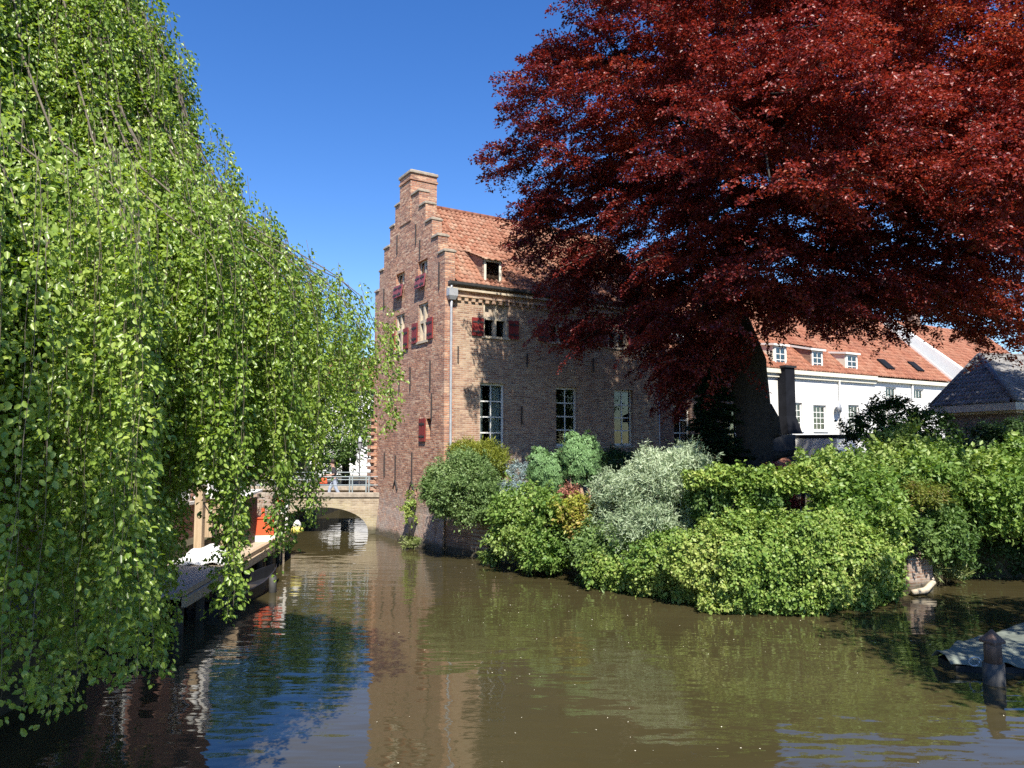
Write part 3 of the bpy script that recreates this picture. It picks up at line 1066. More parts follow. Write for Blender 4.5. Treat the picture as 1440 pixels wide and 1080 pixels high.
# ------------------------------------------------------------------ white house row, right
OW = at(1117, 522, 42)
wh = empty('white_house', (OW.x, OW.y, 0), GA)
tag(wh, 'long white rendered house with red tiled roof and three dormers right of the beech trunk', 'house')
EZ = 8.0
WL0, WL1 = -7.0, 16.5
wwin = [(1.62, 2.84, 4.6, 6.1), (-0.1, 0.62, 4.6, 6.2), (5.0, 6.1, 4.6, 6.2), (8.3, 9.2, 5.0, 6.2), (9.0, 10.2, 6.75, 7.45), (12.2, 13.4, 6.75, 7.45), (12.2, 13.2, 4.6, 6.0), (-4.2, -3.2, 4.6, 6.1)]
holes_wall('wall', M['white_wall'], wh, WL0, WL1, -0.5, EZ, wwin, MF, 0.3)
mb = MB()
mb.box(WL1 - 0.3, WL1, 0.302, 10.5, -0.5, EZ)
mb.box(WL0, WL0 + 0.3, 0.302, 10.5, -0.5, EZ)
mb.box(WL0, WL1, 10.5, 10.8, -0.5, EZ)
for x in (WL0, WL1):
    mb.poly([(x, 0, EZ), (x, 10.8, EZ), (x, 5.4, EZ + 5.3)])
mb.build('side_wall', M['white_wall'], wh)
mb = MB()
mb.box(WL0 + .31, WL1 - .31, 1.6, 1.65, 1.2, EZ)
mb.build('dark_room_screen', M['dark'], wh)  # dark sheet, shade of the rooms put into its colour
pantiles('roof', M['tiles_red'], wh, (WL0, -0.2, EZ + 0.08), (1, 0, 0), (0, 5.6, 5.35), WL1 - WL0 + 0.1, math.hypot(5.6, 5.35), tw=0.27, th=0.34, amp=0.04, seed=21)
mb = MB()
mb.poly([(WL0, -0.1, EZ), (WL1, -0.1, EZ), (WL1, 5.4, EZ + 5.28), (WL0, 5.4, EZ + 5.28)])
mb.poly([(WL0, 10.9, EZ), (WL1, 10.9, EZ), (WL1, 5.4, EZ + 5.28), (WL0, 5.4, EZ + 5.28)])
mb.build('roof_boarding', M['wood_dark'], wh)
mb = MB()
mb.bar((WL1 + 0.14, -0.25, EZ + 0.1), (WL1 + 0.14, 5.4, EZ + 5.5), 0.08, 0.3)
mb.build('verge_board', M['white_paint'], wh)
mb = MB()
mb.box(WL0, 7.8, -0.26, -0.003, EZ - 0.20, EZ + 0.04)
mb.box(WL0, 7.8, -0.14, -0.003, EZ - 0.42, EZ - 0.2)
mb.box(7.802, WL1, -0.22, -0.003, EZ - 0.26, EZ - 0.02)
mb.build('eaves_cornice', M['cream_paint'], wh)
for a, b, c, d in wwin:
    small = d - c < 1
    window(wh, MF, a, b, c, d, 0.1, 3 if b - a > 1 else 2, 1 if small else 4, M['white_paint'], fw=0.09, bw=0.045, sill=None if small else M['white_paint'])


def wdormer(x0, x1, z1, roofc, brick):
    dy = 0.18
    bk = (z1 - EZ) * 5.6 / 5.35 + 0.3
    mb = MB()
    for a, b in ((x0 - 0.1, x0), (x1, x1 + 0.1)):
        mb.hexa([(a, dy, EZ + .1), (b, dy, EZ + .1), (b, bk, z1 + .2), (a, bk, z1 + .2), (a, dy, z1), (b, dy, z1), (b, bk, z1 + 0.3), (a, bk, z1 + 0.3)])
    d = mb.build('dormer', M['brick_wing'] if brick else M['cream_paint'], wh)
    mb = MB()
    mb.box(x0 - 0.2, x1 + 0.2, dy - 0.16, bk, z1 + 0.002, z1 + 0.12, lambda x, y, z: (x, y, z + (y - dy) * (0.24 if roofc else 0.12)))
    mb.build('dormer_cornice', M['white_paint'], d)
    if roofc:
        pantiles('dormer_roof', M['tiles_red'], d, (x0 - 0.18, dy - 0.15, z1 + 0.13), (1, 0, 0), (0, 1, 0.24), x1 - x0 + 0.36, bk + 0.1, tw=0.27, seed=30)
    window(d, lambda u, z, dd: (u, dd + dy, z), x0, x1, EZ + 0.15, z1, -0.04, 2 if x1 - x0 < 1.0 else 2, 3, M['white_paint'], fw=0.13, bw=0.05, name='dormer_window')
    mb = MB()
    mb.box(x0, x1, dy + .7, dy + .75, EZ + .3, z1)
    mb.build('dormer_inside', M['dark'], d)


wdormer(-1.5, -0.5, 9.42, False, False)
wdormer(1.85, 2.85, 9.38, True, True)
wdormer(5.2, 6.3, 9.35, False, False)
for u, z in ((10.2, 8.95), (13.8, 9.0)):
    y = (z - EZ - .08) * 5.6 / 5.35 - 0.2
    mb = MB()
    n = Vector((0, -5.35, 5.6)).normalized()
    v = Vector((0, 5.6, 5.35)).normalized()
    c = Vector((u, y, z)) + n * 0.1
    p = [c + Vector((1, 0, 0)) * a + v * b + n * h for h in (-0.05, 0.06) for a, b in ((-.4, -.5), (.4, -.5), (.4, .5), (-.4, .5))]
    mb.hexa(p)
    mb.build('skylight', M['slate_chimney'], wh)
for x in (4.05, 11.9):
    mb = MB()
    mb.tube([(x, -0.1, EZ - 0.2), (x, -0.1, 3.6)], 0.05, 8)
    mb.build('downpipe', M['white_paint'], wh, smooth=True)
mb = MB()
mb.lathe([(0.02, 0), (0.32, 0.03), (0.34, 0.08)], sides=20)
sat = mb.build('satellite_dish', M['zinc'], wh, smooth=True)
sat.location = (3.65, -0.25, 6.0)
sat.rotation_euler = (math.radians(80), 0, 0.3)
# annex with flat roof and the lead-grey flue in front of the white house
ax = empty('white_annex', (OW.x, OW.y, 0), GA)
tag(ax, 'low white flat roofed annex with wide windows built against the white house', 'annex')
AX0, AX1, AY = -0.05, 7.5, -2.6
holes_wall('front_wall', M['white_wall'], ax, AX0, AX1, -0.5, 4.15, [(0.5, 3.7, 1.9, 3.35), (4.4, 6.6, 1.9, 3.35)], MF, 0.2, d0=AY)
for x in (AX0, AX1 - 0.2):
    mb = MB()
    mb.box(x, x + 0.2, AY + 0.202, -0.01, -0.5, 4.15)
    mb.build('side_wall', M['white_wall'], ax)
mb = MB()
mb.box(AX0 - 0.03, AX1 + 0.03, AY - 0.05, -0.01, 4.152, 4.34)
mb.build('roof', M['slate_chimney'], ax)
mb = MB()
mb.box(AX0 + .3, AX1 - .3, AY + 1.5, AY + 1.55, 1.2, 4.1)
mb.build('dark_room_screen', M['dark'], ax)  # dark sheet standing in for the unlit annex room
for a, b, n in ((0.5, 3.7, 3), (4.4, 6.6, 2)):
    window(ax, MF, a, b, 1.9, 3.35, AY + 0.05, n, 1, M['white_paint'], fw=0.14, bw=0.14)
fl = empty('chimney_flue', (OW.x, OW.y, 0), GA)
tag(fl, 'dark lead grey chimney stack standing against the white house wall', 'chimney')
mb = MB()
mb.hexa([(-1.6, -0.7, 4.4), (-0.35, -0.7, 4.4), (-0.35, -0.02, 4.4), (-1.6, -0.02, 4.4), (-1.5, -0.55, 5.4), (-0.7, -0.55, 5.4), (-0.7, -0.02, 5.4), (-1.5, -0.02, 5.4)])
mb.box(-1.5, -0.7, -0.55, -0.02, 5.402, 8.1)
mb.build('stack', M['slate_chimney'], fl)
mb = MB()
mb.box(-1.58, -0.62, -0.63, -0.01, 8.102, 8.22)
mb.build('cap', M['black'], fl)
# dark lean-to with tiles left of the annex
ln = empty('lean_to', (OW.x, OW.y, 0), GA)
tag(ln, 'dark boarded lean-to with a small red tiled roof between trunk and white annex', 'shed')
mb = MB()
mb.box(-7.0, -1.0, -0.7, -0.02, -0.3, 4.35)
mb.build('upper_wall', M['black'], ln)
mb = MB()
mb.box(-7.0, -3.2, -2.3, -0.71, -0.3, 2.6)
mb.build('lower_wall', M['brick_wing'], ln)
pantiles('roof', M['tiles_red'], ln, (-7.1, -2.5, 2.62), (1, 0, 0), (0, 1.8, 0.95), 4.0, 2.03, seed=33)
# black canopy in the garden
cv = empty('garden_canopy', tuple(at(1115, 668, 26)), 0.3)
cv.location.z = 1.2
tag(cv, 'low black flat canopy on posts in the garden right of the beech trunk', 'canopy')
mb = MB()
mb.box(-0.9, 0.9, -0.6, 0.6, 1.72, 1.86)
mb.build('roof', M['black'], cv)
for x, y in ((-.8, -.5), (.8, -.5), (.8, .5), (-.8, .5)):
    mb = MB()
    mb.box(x - .05, x + .05, y - .05, y + .05, 0, 1.718)
    mb.build('post', M['wood_dark'], cv)

# ------------------------------------------------------------------ grey hipped pavilion far right
PA, PB = at(1428, 562, 27), at(1308, 570, 31.3)
pv_dir = Vector((PB.x - PA.x, PB.y - PA.y, 0))
plen = pv_dir.length
pang = math.atan2(pv_dir.y, pv_dir.x) - PI / 2       # local y runs along the left side
pav = empty('pavilion', (PA.x, PA.y, 0), pang)
tag(pav, 'single storey brick pavilion with grey hipped tile roof at the right edge', 'pavilion')
PZ = 5.45
PW = 7.0
inn = 0.4
holes_wall('wall', M['brick_grey'], pav, inn, plen - 0.3, -0.3, PZ - 0.36, [(0.85, 2.5, 2.0, 4.35)], MG, 0.3, d0=inn)
mb = MB()
mb.box(inn + 0.302, PW - inn, inn, inn + 0.3, -0.3, PZ - 0.36)
mb.box(inn + 0.302, PW - inn, plen - 0.6, plen - 0.3, -0.3, PZ - 0.36)
mb.box(PW - inn - .3, PW - inn, inn + .302, plen - .602, -0.3, PZ - 0.36)
mb.build('side_wall', M['brick_grey'], pav)
mb = MB()
mb.box(-0.02, PW, -0.02, plen + 0.1, PZ - 0.30, PZ - 0.02)
mb.box(0.2, PW - 0.2, 0.2, plen - 0.1, PZ - 0.40, PZ - 0.302)
mb.build('fascia', M['cream_paint'], pav)
apx, apy, ph_ = 2.5, plen, 2.25      # apex over the rear left corner: front slope and steep left slope
nl_ = math.hypot(apx, ph_)
nf_ = math.hypot(apy, ph_)
pantiles('roof_left', M['tiles_grey'], pav, (0, plen + .1, PZ), (0, -1, 0), (apx, 0, ph_), plen + 0.1, nl_, tw=0.22, th=0.27, amp=0.035, seed=41,
         keep=lambda u, v: (u < plen + .1 - v * apy / nl_ + .05))
pantiles('roof_front', M['tiles_grey'], pav, (0, -0.02, PZ), (1, 0, 0), (0, apy, ph_), PW, nf_, tw=0.22, th=0.27, amp=0.035, seed=42,
         keep=lambda u, v: (u > v * apx / nf_ - .05))
mb = MB()
A_, B_, C_, D_ = (0, 0, PZ - .02), (PW, 0, PZ - .02), (PW, plen, PZ - .02), (0, plen, PZ - .02)
R1, R2 = (apx, apy, PZ + ph_ - .04), (PW, apy, PZ + ph_ - .04)
mb.poly([A_, R1, D_]); mb.poly([A_, B_, R2, R1]); mb.poly([D_, C_, R2, R1])
mb.build('roof_boarding', M['wood_dark'], pav)
mb = MB()
mb.tube([(0, 0, PZ + 0.03), (apx, apy, PZ + ph_ + 0.04)], 0.09, 8)
mb.tube([(apx, apy, PZ + ph_ + 0.04), (PW, apy, PZ + ph_ + 0.04)], 0.09, 8)
mb.tube([(0, plen, PZ + 0.03), (apx, plen + .02, PZ + ph_ + 0.04)], 0.09, 8)
mb.build('ridge_tile', M['tiles_grey'], pav, smooth=True)
window(pav, MG, 0.85, 2.5, 2.0, 4.35, inn + 0.06, 3, 2, M['white_paint'], fw=0.14, bw=0.05, sill=M['white_paint'])
mb = MB()
mb.box(inn + 1.2, inn + 1.25, .75, plen - .7, 1, 5)
mb.build('dark_room_screen', M['dark'], pav)  # dark sheet standing in for the unlit pavilion room

# ------------------------------------------------------------------ further roofs behind
nb = empty('parapet_house', (OW.x, OW.y, 0), GA)
tag(nb, 'house with a white plastered gable parapet and orange roof beyond the white house', 'house')
mb = MB()
mb.hexa([(17.4, -0.6, 5), (17.9, -0.6, 5), (17.9, 11, 5), (17.4, 11, 5), (17.4, -0.6, 8.9), (17.9, -0.6, 8.9), (17.9, 11, 8.9), (17.4, 11, 8.9)])
mb.hexa([(17.4, -0.6, 8.9), (17.9, -0.6, 8.9), (17.9, 11, 8.9), (17.4, 11, 8.9), (17.4, 5.0, 13.6), (17.9, 5.0, 13.6), (17.9, 5.4, 13.6), (17.4, 5.4, 13.6)])
mb.build('parapet', M['white_wall'], nb)
mb = MB()
mb.box(17.902, 33, 0.2, 10.5, -0.5, 8.4)
mb.build('wall', M['white_wall'], nb)
pantiles('roof', M['tiles_red'], nb, (17.9, 0.0, 8.45), (1, 0, 0), (0, 5.3, 4.9), 15, math.hypot(5.3, 4.9), tw=0.3, th=0.36, amp=0.04, seed=51)
mb = MB()
mb.poly([(17.9, .05, 8.4), (33, .05, 8.4), (33, 5.3, 13.3), (17.9, 5.3, 13.3)])
mb.poly([(17.9, 10.6, 8.4), (33, 10.6, 8.4), (33, 5.3, 13.3), (17.9, 5.3, 13.3)])
mb.poly([(33, .05, 8.4), (33, 10.6, 8.4), (33, 5.3, 13.3)])
mb.build('roof_boarding', M['wood_dark'], nb)
mb = MB()
mb.box(21.5, 22.3, 4.9, 5.7, 12.5, 14.4)
mb.build('chimney', M['brick_wing'], nb)
# ------------------------------------------------------------------ bridge
BY0, BY1 = 32.0, 36.8
BXL, BXR = -10.2, -5.74
BC, BHW = -8.2, 2.0
br = empty('arch_bridge', (BC, BY0, 0))
tag(br, 'small brick arch bridge with stone coping and a grey railing over the canal', 'bridge')
N_ = 20
RISE = 1.14
arc = [(BHW * math.cos(PI * i / N_), RISE * math.sin(PI * i / N_) ** 0.85) for i in range(N_ + 1)]
top = 1.56
mb = MB()
D_ = BY1 - BY0
xl, xr = BXL - BC - 3.5, BXR - BC
for y in (0, D_):
    for i in range(N_):
        (a, za), (b, zb) = arc[i], arc[i + 1]
        mb.quad((a, y, za), (a, y, top), (b, y, top), (b, y, zb))
    mb.quad((BHW, y, -0.6), (xr, y, -0.6), (xr, y, top), (BHW, y, top))
    mb.quad((xl, y, -0.6), (-BHW, y, -0.6), (-BHW, y, top), (xl, y, top))
for i in range(N_):
    (a, za), (b, zb) = arc[i], arc[i + 1]
    mb.quad((a, 0, za), (b, 0, zb), (b, D_, zb), (a, D_, za))
for x in (-BHW, BHW):
    mb.quad((x, 0, -.6), (x, D_, -.6), (x, D_, 0), (x, 0, 0))
mb.build('arch_wall', M['brick_bridge'], br)
mb = MB()
for i in range(N_):
    (a, za), (b, zb) = arc[i], arc[i + 1]
    k = 1 + 0.24 / 1.6
    mb.hexa([(a, -0.03, za), (b, -0.03, zb), (b, -0.003, zb), (a, -0.003, za), (a * k, -0.03, za * k + .02), (b * k, -0.03, zb * k + .02), (b * k, -0.003, zb * k + .02), (a * k, -0.003, za * k + .02)])
mb.build('arch_ring', M['brick_bridge'], br)
mb = MB()
mb.box(xl, xr, 0.2, D_ - 0.2, 1.22, 1.36)
mb.build('deck', M['coping'], br)
for y0, y1 in ((-0.06, 0.34), (D_ - 0.34, D_ + 0.06)):
    mb = MB()
    mb.box(xl, xr, y0, y1, top + 0.002, top + 0.20)
    mb.build('coping', M['coping'], br, bevel=0.015)
for yy in (0.14, D_ - 0.14):
    rl = MB()
    for z in (top + 0.52, top + 0.88):
        rl.tube([(xl, yy, z), (xr - 0.05, yy, z)], 0.022, 6)
    ro = rl.build('railing', M['steel'], br)
    for px in (-5.2, -3.6, -2.1, -0.7, 1.13, 1.25, 1.85, 1.97):
        mb = MB()
        mb.box(px - 0.025, px + 0.025, yy - 0.026, yy + 0.026, top + 0.2, top + 0.92)
        mb.build('railing_post', M['steel'], ro)

# ------------------------------------------------------------------ far bank beyond the bridge
fw = empty('far_white_house', (-17, 62, 0), 0)
tag(fw, 'white house with dark windows seen beyond the bridge railing', 'house')
fh = [(0.6 + i * 2.2, 1.7 + i * 2.2, 2.0, 4.2) for i in range(6)] + [(0.6 + i * 2.2, 1.7 + i * 2.2, 5.4, 7.2) for i in range(6)]
holes_wall('wall', M['white_wall'], fw, 0, 14, -0.5, 8.2, fh, MF, 0.3)
mb = MB()
mb.box(0, 14, .9, 6, -0.5, 8.2)
mb.build('dark_room_screen', M['dark'], fw)  # dark block behind the panes in place of unlit rooms
for a, b, c, d in fh:
    window(fw, MF, a, b, c, d, 0.1, 2, 3, M['white_paint'], fw=0.09, bw=0.06)
pantiles('roof', M['tiles_red'], fw, (-0.2, -0.3, 8.2), (1, 0, 0), (0, 3.4, 3.2), 14.4, 4.6, tw=0.4, th=0.5, seed=61)
fb = empty('far_brick_house', (-31.5, 58, 0), 0)
tag(fb, 'brick house beyond the bridge glimpsed through the weeping beech', 'house')
fh = [(0.8 + i * 2.4, 2.0 + i * 2.4, 2.0, 4.2) for i in range(5)] + [(0.8 + i * 2.4, 2.0 + i * 2.4, 5.4, 7.4) for i in range(5)]
holes_wall('wall', M['brick_wing'], fb, 0, 13.5, -0.5, 9, fh, MF, 0.3)
mb = MB()
mb.box(0, 13.5, .9, 6, -0.5, 9)
mb.build('dark_room_screen', M['dark'], fb)  # dark block in place of unlit rooms
for a, b, c, d in fh:
    window(fb, MF, a, b, c, d, 0.1, 2, 3, M['white_paint'], fw=0.09, bw=0.06)
pantiles('roof', M['tiles_red'], fb, (-0.2, -0.3, 9), (1, 0, 0), (0, 3.4, 3.6), 14, 5, tw=0.4, th=0.5, seed=62)
lp = empty('lamp_post', tuple(at(505, 690, 38)), 0)
lp.location.z = 1.3
tag(lp, 'slim street lamp post with a pale lantern beyond the bridge railing', 'lamp post')
mb = MB()
mb.lathe([(0.07, 0), (0.06, 0.3), (0.035, 0.35), (0.03, 2.3)], sides=10)
mb.build('pole', M['iron'], lp, smooth=True)
mb = MB()
mb.lathe([(0.06, 2.3), (0.15, 2.65), (0.22, 2.67), (0.06, 2.85), (0.02, 2.95)], sides=8)
mb.build('lantern', M['zinc'], lp)

# ------------------------------------------------------------------ left bank: house, jetty and its clutter
lh = empty('canal_house', (-9.6, 13.4, 0), 0)
tag(lh, 'dark brown brick canal house with white framed windows behind the weeping beech', 'house')
lholes = []
for y in (1.6, 4.4, 7.7):
    lholes += [(y, y + 1.15, 2.2, 4.3), (y, y + 1.15, 5.6, 7.5)]
lholes.append((6.1, 7.1, 1.1, 3.2))
MLH = lambda u, z, d: (-d, u, z)
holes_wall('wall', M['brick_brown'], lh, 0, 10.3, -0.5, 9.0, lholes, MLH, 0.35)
mb = MB()
mb.box(-7, -0.352, 0, 0.35, -0.5, 9)
mb.build('side_wall', M['brick_brown'], lh)
mb = MB()
mb.box(-7, -0.352, 9.95, 10.3, -0.5, 9)
mb.box(-7.3, -7, 0, 10.3, -0.5, 9)
for y in (0.02, 10.28):
    mb.poly([(0, y, 9.0), (-7.3, y, 9.0), (-3.65, y, 12.5)])
mb.build('side_wall', M['brick_brown'], lh)
mb = MB()
mb.box(-1.6, -1.5, 0.4, 9.9, 1.1, 8.9)
mb.build('dark_room_screen', M['dark'], lh)  # dark sheet behind the windows in place of room shade
for h in lholes[:-1]:
    window(lh, MLH, *h, 0.08, 2, 4, M['white_paint'], fw=0.12, bw=0.05, sill=M['white_paint'])
mb = MB()
mb.box(-0.35, -0.3, 6.1, 7.1, 1.1, 3.2)
mb.build('door', M['wood_dark'], lh)
mb = MB()
mb.box(0.003, 0.12, 9.75, 10.25, 1.1, 4.6)
mb.box(0.003, 0.18, 9.68, 10.32, 4.6, 4.8)
mb.build('pilaster', M['white_paint'], lh)
pantiles('roof', M['tiles_grey'], lh, (0.2, 0, 9.05), (0, 1, 0), (-3.8, 0, 3.6), 10.3, 5.2, tw=0.3, th=0.4, seed=63)
mb = MB()
mb.poly([(0, 0, 9.0), (0, 10.3, 9), (-3.6, 10.3, 12.5), (-3.6, 0, 12.5)])
mb.poly([(-7.3, 0, 9.0), (-7.3, 10.3, 9), (-3.6, 10.3, 12.5), (-3.6, 0, 12.5)])
mb.build('roof_boarding', M['wood_dark'], lh)

jt = empty('timber_jetty', (-7.9, 20, 0), 0)
tag(jt, 'low timber jetty of pale planks on dark piles along the left bank', 'jetty')
def jx(y): return -6.85 - (y - 15.5) * 0.085      # canal side edge
JZ = 0.78
mb = MB()
y = 15.4
while y < 26.2:
    mb.hexa([(-9.05 + 7.9, y - 20, JZ - 0.04), (jx(y) + 7.9, y - 20, JZ - 0.04), (jx(y) + 7.9, y - 20 + 0.14, JZ - 0.04), (-9.05 + 7.9, y - 20 + 0.14, JZ - 0.04),
             (-9.05 + 7.9, y - 20, JZ), (jx(y) + 7.9, y - 20, JZ), (jx(y) + 7.9, y - 20 + 0.14, JZ), (-9.05 + 7.9, y - 20 + 0.14, JZ)])
    y += 0.155
mb.build('planking', M['wood_deck'], jt)
mb = MB()
mb.bar((jx(15.4) + 7.98, -4.6, JZ - 0.10), (jx(26.2) + 7.98, 6.2, JZ - 0.10), 0.10, 0.2)
mb.bar((jx(15.4) + 7.90, -4.6, JZ + 0.07), (jx(26.2) + 7.90, 6.2, JZ + 0.07), 0.12, 0.1)
mb.build('edge_beam', M['wood'], jt)
for k in range(9):
    y = 15.6 + k * 1.3
    mb = MB()
    mb.tube([(jx(y) + 7.9 - 0.1, y - 20, -1), (jx(y) + 7.9 - 0.1, y - 20, JZ - 0.2)], 0.11, 8)
    mb.build('pile', M['wood_dark'], jt)
mb = MB()
mb.box(-1.2, -1.1, -4.5, 6.1, -0.5, JZ - 0.05)
mb.build('back_boarding', M['wood_dark'], jt)

fp = empty('wooden_shed', tuple(at(292, 785, 22.4)), 0)
fp.location.z = JZ
tag(fp, 'pale vertical board wooden shed on the jetty behind the hanging branches', 'shed')
mb = MB()
for i in range(12):
    x = -0.95 + i * 0.16
    mb.box(x, x + 0.152, 0, 0.03, 0, 1.45 + (0.02 if i % 3 else 0.0))
mb.build('plank_wall', M['wood'], fp)
mb = MB()
mb.box(-0.98, 1.0, 0.032, 0.10, 0.25, 0.35)
mb.box(-0.98, 1.0, 0.032, 0.10, 1.1, 1.2)
mb.box(0.9, 0.97, 0.102, 1.4, 0, 1.42)
mb.box(-0.97, -0.9, 0.102, 1.4, 0, 1.42)
mb.build('frame', M['wood_dark'], fp)
mb = MB()
mb.hexa([(-1.1, -0.12, 1.48), (1.1, -0.12, 1.48), (1.1, 1.5, 1.60), (-1.1, 1.5, 1.60), (-1.1, -0.12, 1.54), (1.1, -0.12, 1.54), (1.1, 1.5, 1.66), (-1.1, 1.5, 1.66)])
mb.build('roof', M['white_paint'], fp)
tp = empty('timber_post', tuple(at(279, 785, 20.8)), 0)
tp.location.z = JZ
tag(tp, 'tall pale timber post with a white cap standing on the jetty', 'post')
mb = MB()
mb.box(-0.11, 0.11, -0.11, 0.11, 0, 1.95)
mb.build('shaft', M['wood'], tp, bevel=0.012)
mb = MB()
mb.lathe([(0.13, 1.952), (0.18, 2.0), (0.18, 2.08), (0.1, 2.14), (0.09, 2.7), (0.12, 2.74)], sides=12)
mb.build('cap', M['white_paint'], tp, smooth=True)
mb = MB()
mb.tube([(0.1, -0.05, 1.5), (0.75, 0.2, 0.35)], 0.018, 6)
mb.build('stay_rope', M['hull'], tp)

tw_ = MB()                                            # crumpled sheet
pc = at(290, 800, 19.8)
nx, ny = 22, 14
vv = []
for i in range(nx):
    for j in range(ny):
        x, y = -0.75 + 1.5 * i / (nx - 1), -0.55 + 1.1 * j / (ny - 1)
        edge = min(1, 4 * min(i, nx - 1 - i) / nx, 4 * min(j, ny - 1 - j) / ny)
        z = 0.03 + edge * (0.30 + 0.10 * math.sin(3.1 * x + 1) * math.cos(4 * y)) + 0.035 * math.sin(11 * x + 5 * y) + 0.025 * math.sin(17 * y - 6 * x)
        tw_.v.append((x, y, max(0.006, z)))
for i in range(nx - 1):
    for j in range(ny - 1):
        a = i * ny + j
        tw_.f.append((a, a + ny, a + ny + 1, a + 1))
o = tw_.build('tarpaulin', M['tarp_white'], None, smooth=True)
o.location = (pc.x, pc.y, JZ)
so_ = o.modifiers.new('thick', 'SOLIDIFY'); so_.thickness = 0.006
tag(o, 'crumpled white tarpaulin lying on the jetty planks', 'tarpaulin')

gw = MB()                                             # whitewashed old garden wall beyond the shed
gp = at(350, 760, 25.3)
r_ = random.Random(5)
for i in range(8):
    gw.box(-1.0 + i * 0.25, -1.0 + (i + 1) * 0.25 - 0.001, 0, 0.35, 0, 1.9 - 0.5 * abs(i - 3) / 4 - r_.uniform(0, .25))
o = gw.build('garden_wall', M['brick_old'])
o.location = (gp.x, gp.y, 0.6)
tag(o, 'crumbling pale brick garden wall behind the orange crate on the left bank', 'wall')

bx = empty('orange_crate', tuple(at(373, 778, 24.0)), 0.1)
bx.location.z = JZ
tag(bx, 'bright orange red crate on a white base on the jetty', 'crate')
mb = MB()
mb.box(-0.3, 0.3, -0.25, 0.25, 0.2, 0.72)
mb.box(-0.33, 0.33, -0.28, 0.28, 0.722, 0.77)
mb.build('box', M['orange'], bx, bevel=0.01)
mb = MB()
mb.box(-0.36, 0.36, -0.3, 0.3, 0, 0.198)
mb.build('base', M['tarp_white'], bx, bevel=0.01)
mb = MB()
mb.box(-0.14, -0.05, -0.05, 0.05, 0.772, 1.05)
mb.build('handle', M['orange'], bx)

sg = empty('warning_board', tuple(at(398, 775, 25.4)), 0)
sg.location.z = JZ - 0.05
tag(sg, 'white framed board with a red panel on a post at the jetty end', 'sign')
mb = MB()
mb.box(0.06, 0.14, -0.04, 0.04, 0, 1.45)
mb.build('post', M['white_paint'], sg)
mb = MB()
mb.box(-0.28, 0.058, -0.03, 0.03, 0.75, 1.42)
mb.build('panel', M['white_paint'], sg)
mb = MB()
mb.box(-0.25, 0.03, -0.04, -0.031, 1.08, 1.36)
mb.box(-0.25, -0.12, -0.04, -0.031, 0.8, 1.0)
mb.build('red_panel', M['orange'], sg)

by = empty('dinghy_fender', tuple(at(417, 778, 25.9)), 0)
by.location.z = 0.78
tag(by, 'pale yellow and white float standing on the far end of the jetty', 'float')
mb = MB()
mb.lathe([(0.05, 0), (0.19, 0.03), (0.22, 0.14), (0.17, 0.24)], sides=14)
mb.build('float_body', M['yellow'], by, smooth=True)
mb = MB()
mb.lathe([(0.16, 0.242), (0.12, 0.36), (0.04, 0.46)], sides=14)
mb.build('float_top', M['tarp_white'], by, smooth=True)

# dark moored boat in front of the jetty
def hull_mesh(mb, Ln, Bm, H, n=14, bow=0.45, z0=-0.25):
    rings = []
    for i in range(n):
        s = i / (n - 1)
        w = Bm / 2 * (min(1, (s / bow)) ** 0.6 if s < bow else 1 - 0.12 * ((s - bow) / (1 - bow)) ** 2)
        w = max(w, 0.03)
        x = Ln * s
        sh = H + 0.18 * (1 - s) ** 2
        rings.append([(x, -w, sh), (x, -w * 0.92, 0.12), (x, -w * 0.6, z0), (x, w * 0.6, z0), (x, w * 0.92, 0.12), (x, w, sh), (x, w * 0.9, sh), (x, w * 0.8, 0.15), (x, -w * 0.8, 0.15), (x, -w * 0.9, sh)])
    i0 = len(mb.v)
    m = len(rings[0])
    for r in rings: mb.v += r
    for i in range(n - 1):
        for j in range(m):
            a, b = i0 + i * m + j, i0 + i * m + (j + 1) % m
            mb.f.append((a, b, b + m, a + m))
    mb.f.append(tuple(i0 + j for j in range(m)))
    mb.f.append(tuple(i0 + (n - 1) * m + j for j in reversed(range(m))))


bt = empty('moored_boat', (-6.80, 21.4, 0), math.radians(-93))
tag(bt, 'black hulled open boat moored in the shade beside the left jetty', 'boat')
mb = MB()
hull_mesh(mb, 4.4, 0.95, 0.30)
mb.build('hull', M['hull'], bt)
for x in (1.8, 3.4):
    mb = MB()
    mb.box(x, x + 0.3, -0.36, 0.36, 0.20, 0.24)
    mb.build('bench', M['wood_dark'], bt)
mb = MB()
mb.lathe([(0.05, -0.25), (0.10, -0.2), (0.10, 0.2), (0.05, 0.25)], (1.6, 0.54, 0.2), 10)
mb.build('fender', M['rubber'], bt, smooth=True)

# ------------------------------------------------------------------ boat under a tarpaulin and mooring post, lower right
cb = empty('covered_boat', (7.24, 13.0, 0), 0)
tag(cb, 'moored flat boat under a grey green tarpaulin at lower right', 'boat')
# plan of the boat (world x, y): blunt stem on the left, sides running off to the right
P1, P2, P3, P4 = Vector((7.72, 13.62)), Vector((14.9, 18.55)), Vector((7.72, 13.08)), Vector((13.8, 13.2))


def boat_pt(s, t, grow_=0.0):
    t = t * (1 + 2 * grow_) - grow_
    e0 = P3.lerp(P1, t)
    e1 = P4.lerp(P2, t)
    q = e0.lerp(e1, s)
    bulge = 0.22 * math.sin(PI * min(1, max(0, s * 3.5))) if s < 0.29 else 0
    return q.x - 7.24 + bulge * 0.0, q.y - 13.0 + (t - 0.5) * bulge


